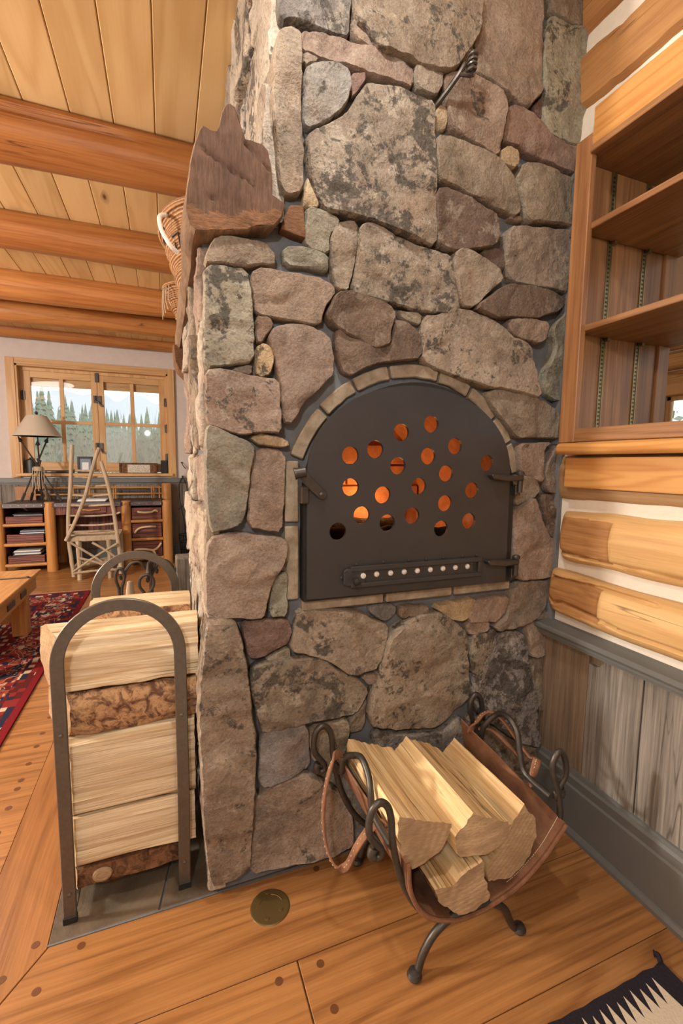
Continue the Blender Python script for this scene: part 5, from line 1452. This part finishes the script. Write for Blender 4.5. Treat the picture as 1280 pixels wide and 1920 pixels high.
# ================================================================== log desk
dk = thing('rustic_desk', 'long rustic desk of peeled log posts with a dark leather top below the window', 'desk', (-0.85, 4.75, 0))
def post(x, y, z1, r=0.052, name='post'):
    MB().lathe([(r*1.03, 0.0), (r, 0.12), (r*.98, 0.4), (r*1.0, z1-.03), (r*.94, z1-.008), (r*.8, z1), (0, z1)], (x, y, 0), 22).build(name, POST, dk, smooth=50)
for x in (-1.735, -1.268, -0.520, -0.090): post(x, 4.48, 0.755)
for x in (-1.735, -1.268, -0.520): post(x, 4.98, 0.70)
post(-0.085, 5.0, 0.93, 0.058, 'back_post')
MB().box((-1.69, 4.44, 0.700), (-0.145, 5.03, 0.742)).build('top', DARKLEATHER, dk, smooth=0, bevel=.004)
for a, c in ((-1.682, -1.322), (-1.214, -0.574), (-0.466, -0.144)):
    e = MB().box((a, 4.434, 0.70), (c, 4.4395, 0.743)).build('leather_edge', GREYLEATHER, dk, smooth=0)
    nl = int((c-a)/0.07)
    for i in range(nl+1):
        MB().lathe([(.004, 0), (.003, .003), (0, .004)], (a+.008+(c-a-.016)*i/nl, 4.434, 0.722), 8, axis='Y').build('nail_head', NAIL_GLARE, e)
for x0, x1 in ((-1.69, -1.312), (-0.472, -0.138)):
    for z in (0.515, 0.305, 0.085):
        MB().tube([(x0, 4.465, z), (x1, 4.465, z)], 0.019, 10).build('rail', RAILW, dk)
        MB().box((x0, 4.48, z-.008), (x1, 4.98, z+.008)).build('shelf_board', TABLEW, dk, smooth=0)
    for x in (x0-.006, x1+.006):
        MB().box((x-.008, 4.52, 0.08), (x+.008, 4.95, 0.69)).build('reed_side', REED_Z, dk, smooth=0)
    MB().box((x0, 4.96, 0.06), (x1, 4.975, 0.69)).build('reed_back', REED_Z, dk, smooth=0)
# kneehole apron with a small drawer
MB().box((-1.216, 4.475, 0.612), (-0.572, 4.50, 0.698)).build('apron', REED_X, dk, smooth=0)
kd = MB().box((-1.03, 4.462, 0.622), (-0.72, 4.474, 0.692)).build('drawer', REED_Z, dk, smooth=0, bevel=.003)
MB().tube(spline([(-0.985, 4.458, 0.660), (-0.94, 4.44, 0.664), (-0.88, 4.436, 0.658), (-0.83, 4.44, 0.662), (-0.785, 4.458, 0.660)]), 0.009, 8).build('handle', RAILW, kd)
MB().box((-1.21, 4.94, 0.30), (-0.58, 4.955, 0.60)).build('kneehole_back', REED_X, dk, smooth=0)
# right pedestal drawers with antler pulls
for k, (z0, z1) in enumerate(((0.537, 0.672), (0.328, 0.490), (0.108, 0.282))):
    d = MB().box((-0.462, 4.455, z0), (-0.150, 4.47, z1)).build('drawer', REED_Z, dk, smooth=0, bevel=.003)
    if k == 0: P = [(-0.395, 4.45, .628), (-0.385, 4.43, .625), (-0.33, 4.425, .618), (-0.26, 4.425, .622), (-0.22, 4.43, .640), (-0.19, 4.45, .628)]; rr = .012
    elif k == 1: P = [(-0.435, 4.45, .385), (-0.418, 4.43, .415), (-0.385, 4.425, .440), (-0.33, 4.425, .452), (-0.26, 4.425, .455), (-0.215, 4.45, .450)]; rr = .011
    else: P = [(-0.445, 4.45, .190), (-0.41, 4.43, .200), (-0.33, 4.425, .195), (-0.25, 4.425, .180), (-0.20, 4.43, .205), (-0.160, 4.45, .255)]; rr = .012
    MB().tube(spline(P), rr, 8).build('antler_pull', ANTLER, d)
    if k == 2: MB().tube(spline([(-0.25, 4.425, .180), (-0.235, 4.425, .150), (-0.222, 4.43, .125)]), [.012]*8+[.009]*5, 8).build('antler_tine', ANTLER, d)
# left pedestal trays
for z0, z1 in ((0.536, 0.605), (0.326, 0.415), (0.106, 0.185)):
    MB().box((-1.665, 4.462, z0), (-1.335, 4.472, z1)).box((-1.665, 4.472, z0), (-1.655, 4.93, z1)).box((-1.345, 4.472, z0), (-1.335, 4.93, z1)).box((-1.665, 4.472, z0), (-1.335, 4.93, z0+.01)).build('tray', REED_Z, dk, smooth=0)
# gallery along the back
for z in (0.80, 0.878):
    MB().tube([(-1.70, 4.985, z), (-0.14, 4.985, z)], 0.0105, 8).build('gallery_rail', RAILW, dk)
for x in (-1.66, -1.40, -1.12, -0.95, -0.69, -0.665, -0.26, -0.235, -0.17):
    MB().tube([(x, 4.985, 0.742), (x, 4.985, 0.90)], 0.009, 8).build('gallery_spindle', RAILW, dk)
for z in (0.828, 0.845):
    MB().tube([(-0.66, 4.985, z), (-0.27, 4.985, z)], 0.005, 6).tube([(-1.36, 4.985, z), (-1.14, 4.985, z)], 0.005, 6).build('gallery_twig', DARKREED, dk)
MB().box((-1.70, 4.975, 0.742), (-1.50, 4.995, 0.895)).build('gallery_panel', CASE_Z, dk, smooth=0)
# paper stacks on the trays and things on the top
random.seed(3)
def papers(nm, lb, c, w, d, n_, mats, cat='papers', grp=None):
    t = thing(nm, lb, cat, c, grp)
    z = c[2]
    for i in range(n_):
        h = random.uniform(.005, .012); dx = random.uniform(-.01, .01)
        MB().box((c[0]-w/2+dx, c[1]-d/2, z+.0003), (c[0]+w/2+dx, c[1]+d/2, z+h)).build('sheet_bundle', mats[i % len(mats)], t, smooth=0)
        z += h
papers('magazine_stack', 'flat dark magazines in the top tray of the left desk pedestal', (-1.47, 4.62, 0.606), 0.26, 0.26, 3, [DARKLEATHER, BLUEGREY])
papers('magazine_stack', 'blue and white papers in the middle tray of the left desk pedestal', (-1.44, 4.62, 0.416), 0.22, 0.26, 4, [BLUEGREY, WHITE, DARKLEATHER])
papers('magazine_stack', 'grey bundled papers in the lowest tray of the left desk pedestal', (-1.50, 4.62, 0.186), 0.24, 0.26, 5, [GREYPAINT, WHITE, BLUEGREY])
papers('notebook', 'open dark notebook with white pages on the desk top', (-0.87, 4.62, 0.7425), 0.28, 0.20, 3, [DARKLEATHER, WHITE, WHITE], 'notebook')

# lamp of bundled arrows with a linen shade
lp = thing('table_lamp', 'table lamp of bundled dark arrows under a beige linen shade on the desk', 'lamp', (-1.40, 4.76, 0.742))
MB().lathe([(0.230, 1.462), (0.096, 1.690), (0.093, 1.690), (0.227, 1.462)], (-1.40, 4.76, 0), 40).build('shade', WICKSHADE, lp, smooth=50)
MB().tube([(-1.40, 4.76, 1.06), (-1.40, 4.76, 1.70)], 0.006, 8).lathe([(0.004, 1.70), (0.016, 1.712), (0.016, 1.728), (0.0, 1.738)], (-1.40, 4.76, 0), 12).tube([(-1.493, 4.76, 1.688), (-1.40, 4.76, 1.695), (-1.307, 4.76, 1.688)], .003, 5).build('stem', DARKIRON, lp)
ah = [((-1.575, 4.70, 0.745), (-1.335, 4.80, 1.395)), ((-1.195, 4.72, 0.745), (-1.56, 4.78, 1.40)), ((-1.42, 4.90, 0.745), (-1.385, 4.68, 1.36)), ((-1.30, 4.66, 0.745), (-1.43, 4.82, 1.22)), ((-1.52, 4.84, 0.745), (-1.37, 4.70, 1.20))]
for i, (a, c) in enumerate(ah):
    a, c = V(a), V(c); t = (c-a).normalized()
    o = MB().tube([a, c], 0.008, 8).build('arrow', DARKREED, lp)
    if i < 3: MB().tube([c-t*.002, c+t*.012, c+t*.07], [.008, .024, .001], 4).build('arrow_head', DARKIRON, o, smooth=0)
    MB().tube([a+t*.01, a+t*.10], 1.0, flat=(.03, .002)).build('fletching', DARKREED, o, smooth=0)
for k in range(6):
    x = -1.46+.022*k
    MB().tube([(x, 4.735, 1.12), (x-.004, 4.725, 1.0), (x+.006*((k % 3)-1), 4.72, 0.90-.02*(k % 3))], .005, 5).build('leather_fringe', TWIG, lp)
MB().lathe([(.045, 1.08), (.052, 1.10), (.045, 1.13)], (-1.41, 4.755, 0), 16).build('binding', TWIG, lp)

# twig chair, its tall ladder back turned to the room
tc = thing('twig_chair', 'chair of peeled twigs with a tall ladder back drawn up to the desk', 'chair', (-0.82, 4.12, 0))
def twig(pts, r, name, kn=True):
    Q = spline(pts, 4); n_ = len(Q)
    Q = [q+V((.003*noise.noise(q*9), .003*noise.noise(q*9+V((5, 0, 0))), 0)) for q in Q]
    return MB().tube(Q, [r*(1+.08*noise.noise(q*7)) for q in Q], 9).build(name, TWIG, tc)
yb = 3.98
twig([(-0.985, yb, 0.03), (-1.00, yb, 0.22), (-1.015, yb, 0.42), (-1.00, yb-.01, 0.7), (-0.965, yb-.03, 1.0), (-0.935, yb-.05, 1.355)], 0.019, 'back_post')
twig([(-0.555, yb, 0.03), (-0.56, yb, 0.22), (-0.575, yb, 0.42), (-0.60, yb-.01, 0.7), (-0.645, yb-.03, 1.0), (-0.69, yb-.05, 1.20)], 0.019, 'back_post')
twig([(-1.035, yb-.03, 0.405), (-0.95, yb-.04, 0.58), (-0.86, yb-.05, 0.80), (-0.80, yb-.06, 1.0), (-0.755, yb-.07, 1.16), (-0.70, yb-.07, 1.33)], 0.018, 'back_brace')
twig([(-0.575, yb, 0.66), (-0.54, yb-.01, 0.675)], 0.010, 'twig_stub')
for z in (0.475, 0.56, 0.655, 0.76, 0.86, 0.955, 1.045, 1.11):
    l = -1.005+0.062*max(0, (z-.55)/.8); r_ = -0.585-0.10*max(0, (z-.55)/.65)
    twig([(l, yb-.02*z, z), ((l+r_)/2, yb+.015-.02*z, z-.012), (r_, yb-.02*z, z)], 0.010, 'back_slat')
for k in range(6):
    y = yb+.02+.075*k
    twig([(-1.03, y, 0.425), (-0.80, y, 0.42+.004*(k % 2)), (-0.56, y, 0.425)], 0.020, 'seat_slat')
MB().box((-1.03, yb-.012, 0.385), (-0.56, yb+.018, 0.432)).build('seat_rail', TWIG, tc, smooth=0, bevel=.008)
for x, y in ((-0.93, yb-.03), (-0.655, yb-.03), (-0.99, yb+.42), (-0.58, yb+.42)):
    twig([(x, y, 0.0), (x+.004, y, 0.2), (x, y, 0.40)], 0.021, 'leg')
for a, c in (((-1.0, .395), (-0.62, .09)), ((-0.985, .09), (-0.57, .36)), ((-0.98, .075), (-0.56, .085)), ((-0.93, .23), (-0.66, .12)), ((-0.80, .38), (-0.60, .22))):
    twig([(a[0], yb-.05, a[1]), ((a[0]+c[0])/2, yb-.055, (a[1]+c[1])/2+.01), (c[0], yb-.05, c[1])], 0.012, 'lattice_twig')
for x in (-0.99, -0.58):
    twig([(x, yb, 0.10), (x, yb+.2, 0.11), (x, yb+.42, 0.10)], 0.013, 'side_rung')
for k in range(5):
    twig([(-0.96+.01*k, yb+.1+.06*k, 0.12+.02*(k % 2)), (-0.80, yb+.12+.05*k, 0.13), (-0.62, yb+.1+.06*k, 0.12+.03*((k+1) % 2))], 0.012, 'lower_slat')

# things on the window sill
pf = thing('picture_frame', 'small black framed picture on the window sill behind the twig chair', 'picture frame', (-1.0, 5.12, 1.05))
MB().box((-1.085, 5.11, 1.051), (-1.06, 5.13, 1.25)).box((-0.94, 5.11, 1.051), (-0.915, 5.13, 1.25)).box((-1.06, 5.11, 1.051), (-0.94, 5.13, 1.072)).box((-1.06, 5.11, 1.225), (-0.94, 5.13, 1.25)).build('frame', BLACK, pf, smooth=0, bevel=.002)
MB().box((-1.06, 5.12, 1.072), (-0.94, 5.126, 1.225)).build('print', BLUEGREY, pf, smooth=0)
MB().box((-1.035, 5.118, 1.09), (-0.965, 5.1205, 1.18)).build('pale_panel', WHITE, pf, smooth=0)
bx = thing('birch_planter', 'long rustic box faced with white birch bark on the window sill', 'box', (-0.40, 5.10, 1.05))
MB().box((-0.615, 5.06, 1.051), (-0.19, 5.14, 1.175)).build('box', BARK_DARK, bx, smooth=0, bevel=.003)
MB().box((-0.53, 5.054, 1.058), (-0.27, 5.0598, 1.158)).build('birch_face', BIRCH, bx, smooth=0, bevel=.002)
MB().tube([(-0.625, 5.055, 1.172), (-0.18, 5.055, 1.172)], .009, 7).tube([(-0.615, 5.055, 1.058), (-0.615, 5.055, 1.17)], .012, 7).tube([(-0.20, 5.055, 1.058), (-0.20, 5.055, 1.17)], .012, 7).build('twig_trim', BARK_DARK, bx)
sp = thing('small_speaker', 'small black speaker at the right end of the window sill', 'speaker', (-0.10, 5.12, 1.05))
MB().box((-0.145, 5.08, 1.051), (-0.068, 5.15, 1.215)).build('cabinet', BLACK, sp, smooth=0, bevel=.004)
MB().lathe([(.0, .0), (.025, .001), (.028, .004), (.028, 0)], (-0.106, 5.080, 1.16), 16, axis='Y').build('driver', DARKIRON, sp)
MB().lathe([(.0, .0), (.018, .001), (.020, .004), (.020, 0)], (-0.106, 5.080, 1.10), 16, axis='Y').build('driver', DARKIRON, sp)
ub = thing('upright_black_case', 'black rounded case on the window sill behind the lamp', 'case', (-1.56, 5.12, 1.05))
MB().lathe([(.052, 1.051), (.054, 1.17), (.045, 1.205), (.02, 1.215), (0, 1.216)], (-1.565, 5.12, 0), 18, sx=1, sy=.7).build('body', BLACK, ub)
MB().tube([(-1.565, 5.12, 1.215), (-1.565, 5.12, 1.232)], .012, 8).build('cap', DARKIRON, ub)
sg = thing('long_black_case', 'long thin black case lying on the window sill right of the lamp', 'case', (-1.3, 5.13, 1.05))
MB().box((-1.47, 5.10, 1.051), (-1.12, 5.15, 1.082)).build('body', BLACK, sg, smooth=0, bevel=.006)
MB().box((-1.40, 5.097, 1.060), (-1.36, 5.0995, 1.074)).build('clasp', STEEL, sg, smooth=0)
# wall outlets, cords and a waste bin right of the desk
cd = thing('power_cord', 'black cords hanging down the wall right of the desk', 'cord', (0.11, 5.07, 0.6))
MB().tube(spline([(0.115, 5.055, 1.005), (0.075, 5.045, 0.92), (0.07, 5.04, 0.75), (0.09, 5.04, 0.6), (0.12, 5.04, 0.42), (0.13, 5.04, 0.25)]), .005, 6).build('cord', BLACK, cd)
MB().tube(spline([(0.115, 5.055, 1.005), (0.155, 5.045, 0.9), (0.16, 5.04, 0.78), (0.13, 5.04, 0.66), (0.05, 5.04, 0.58)]), .004, 6).build('cord', BLACK, cd)
MB().tube([(0.115, 5.098, 1.01), (0.115, 5.05, 1.01)], .012, 8).build('plug', BLACK, cd)
c2 = thing('cable_stub', 'short dark cable poking from the wall above the chair rail', 'cord', (0.115, 5.08, 1.18))
MB().tube(spline([(0.11, 5.098, 1.19), (0.11, 5.06, 1.18), (0.13, 5.05, 1.14), (0.155, 5.05, 1.11)]), .005, 6).build('cable', BLACK, c2)
MB().tube([(0.11, 5.098, 1.19), (0.11, 5.08, 1.188)], .011, 8).build('grommet', DARKIRON, c2)
fv = thing('mesh_waste_bin', 'dark wire mesh bin on the floor right of the desk', 'waste bin', (0.16, 4.86, 0))
wb_ = MB()
for k in range(26):
    a = 2*math.pi*k/26
    wb_.tube([(0.17+.10*math.cos(a), 4.86+.10*math.sin(a), .005), (0.17+.125*math.cos(a), 4.86+.125*math.sin(a), .28)], .0035, 4)
stuff(wb_.build('mesh_wires', DARKIRON, fv))
for z, r in ((.008, .10), (.10, .109), (.19, .117), (.28, .125)):
    MB().tube([(0.17+r*math.cos(math.pi*k/12), 4.86+r*math.sin(math.pi*k/12), z) for k in range(24)], .006, 6, closed=True).build('ring', DARKIRON, fv)

# ================================================================== outdoors beyond the windows
GRASS = simple('dry_grass', (0.42, 0.42, 0.16), 0.95, 0, 3, 0.3)
CONIFER = simple('conifer_green', (0.27, 0.32, 0.235), 0.95, 0, 2, 0.5)  # green paled to carry the haze over the far slope
BRUSH = simple('bare_branches', (0.36, 0.325, 0.28), 0.95, 0, 3, 0.3)
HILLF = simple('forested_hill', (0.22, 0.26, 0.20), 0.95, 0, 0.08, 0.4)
MTN = simple('hazed_mountain', (0.56, 0.61, 0.64), 0.95, 0, 0.01, 0.08)  # aerial haze put into the base colour as a pale blue-grey
struct(MB().box((-260, 5.6, -1.2), (60, 420, -0.25)).build('ground', GRASS, smooth=0))
struct(MB().box((3.6, -40, -1.2), (60, 5.4, -0.25)).build('ground_side', GRASS, smooth=0))
def ridge(name, mat, pts, y, depth, loc=None):
    vs, fs = [], []
    n_ = 240
    for i in range(n_+1):
        t = i/n_*(len(pts)-1); k = min(len(pts)-2, int(t)); f = t-k; f = f*f*(3-2*f)
        x = pts[k][0]+(pts[k+1][0]-pts[k][0])*(t-k); h = pts[k][1]+(pts[k+1][1]-pts[k][1])*f
        h *= 1+.05*noise.noise(V((x*.02, y, 1)))
        for j in range(9):
            u = j/8
            vs.append((x+4*noise.noise(V((x*.05, j, y))), y+depth*(u-.5), -1+h*math.sin(math.pi*u)*(1+.1*noise.noise(V((x*.04, u*5, 2))))))
    for i in range(n_):
        for j in range(8): fs.append((i*9+j, i*9+j+1, (i+1)*9+j+1, (i+1)*9+j))
    return struct(MB().add(vs, fs).build(name, mat, smooth=60))
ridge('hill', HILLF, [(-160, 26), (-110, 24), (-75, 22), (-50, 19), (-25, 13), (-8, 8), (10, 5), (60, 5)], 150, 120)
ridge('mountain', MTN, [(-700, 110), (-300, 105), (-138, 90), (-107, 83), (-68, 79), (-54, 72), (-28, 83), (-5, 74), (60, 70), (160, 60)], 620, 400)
random.seed(17)
def conifer(x, y, h, zb=-0.3):
    t = thing('conifer', 'dark green conifer among the trees on the slope beyond the far window', 'tree', (x, y, zb), 'conifers on the hillside')
    m = MB(); n_ = 6
    for k in range(n_):
        z0 = zb+h*(.12+.14*k); r = h*.14*(1-k/(n_+.6)); a0 = random.random()*6
        vs = [(x+r*(1+.25*(q % 2))*math.cos(a0+q*math.pi/6), y+r*(1+.25*(q % 2))*math.sin(a0+q*math.pi/6), z0-h*.03*(q % 2)) for q in range(12)]+[(x, y, z0+h*.25)]
        m.add(vs, [(q, (q+1) % 12, 12) for q in range(12)])
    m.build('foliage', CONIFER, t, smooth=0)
    MB().tube([(x, y, zb), (x, y, zb+h*.5)], [h*.02, h*.012], 6).build('trunk', BRUSH, t)
spots = []
for i in range(4000):
    f = random.random(); x = -60+75*f; y = random.uniform(74, 140)
    if len(spots) < 250 and all((x-a)**2+(y-b_)**2 > 14 for a, b_, _ in spots): spots.append((x, y, f))
for x, y, f in spots:
    zb = -0.5+max(0, (y-74)/66)*min(16.0, max(1.0, 12-0.45*(x+25)))
    conifer(x, y, random.uniform(6.5, 9.5), zb)
def shrub(x, y, h, nb, lab='bare grey shrub with fine upright branches outside the far window', grp='bare shrubs outside the far window'):
    t = thing('bare_shrub', lab, 'shrub', (x, y, -0.3), grp)
    m = MB()
    def br(p, d, L, r, lev):
        q = [p]; dd = d.copy()
        for s in range(4):
            dd = (dd+V((random.uniform(-.2, .2), random.uniform(-.2, .2), .10))).normalized()
            q.append(q[-1]+dd*L/4)
        m.tube(q, [r, r*.85, r*.7, r*.55, r*.35], 3, caps=False)
        if lev > 0:
            for s in range(4 if lev > 1 else 5):
                b_ = q[random.randint(1, 4)]
                nd = (dd+V((random.uniform(-.8, .8), random.uniform(-.8, .8), random.uniform(-.1, .6)))).normalized()
                br(b_, nd, L*random.uniform(.4, .6), r*.5, lev-1)
    for k in range(nb):
        a = random.random()*6.28
        br(V((x+.5*math.cos(a), y+.5*math.sin(a), -.3)), V((.45*math.cos(a), .45*math.sin(a), 1)).normalized(), h*random.uniform(.55, .8), h*.0062, 2)
    stuff(m.build('branches', BRUSH, t, smooth=0))
for i in range(34):
    d = random.uniform(17, 38)
    x = -0.084+(d+1.2)*random.uniform(-0.46, 0.08)
    shrub(x, d, random.uniform(2.3, 3.5)*d/26, 15)
for i in range(3):
    conifer_side = thing('side_tree', 'leafy dark tree outside the small window behind the bookcase', 'tree', (9+i*3.6, 2.0+2.6*i, -.3), 'trees outside the bookcase window')
    x, y = 9+i*3.6, 2.0+2.6*i
    m = MB()
    for k in range(420):
        p = V((random.gauss(0, .9), random.gauss(0, .9), random.gauss(3.2, 1.5)))+V((x, y, 0))
        a = V((random.uniform(-1, 1), random.uniform(-1, 1), random.uniform(-1, 1))).normalized()*.13
        b_ = V((random.uniform(-1, 1), random.uniform(-1, 1), random.uniform(-1, 1))).normalized()*.13
        m.add([p-a, p-b_, p+a, p+b_], [(0, 1, 2, 3)])
    stuff(m.build('foliage', CONIFER, conifer_side, smooth=0))
    MB().tube([(x, y, -.3), (x, y, 4.5)], [.12, .04], 7).build('trunk', BRUSH, conifer_side)
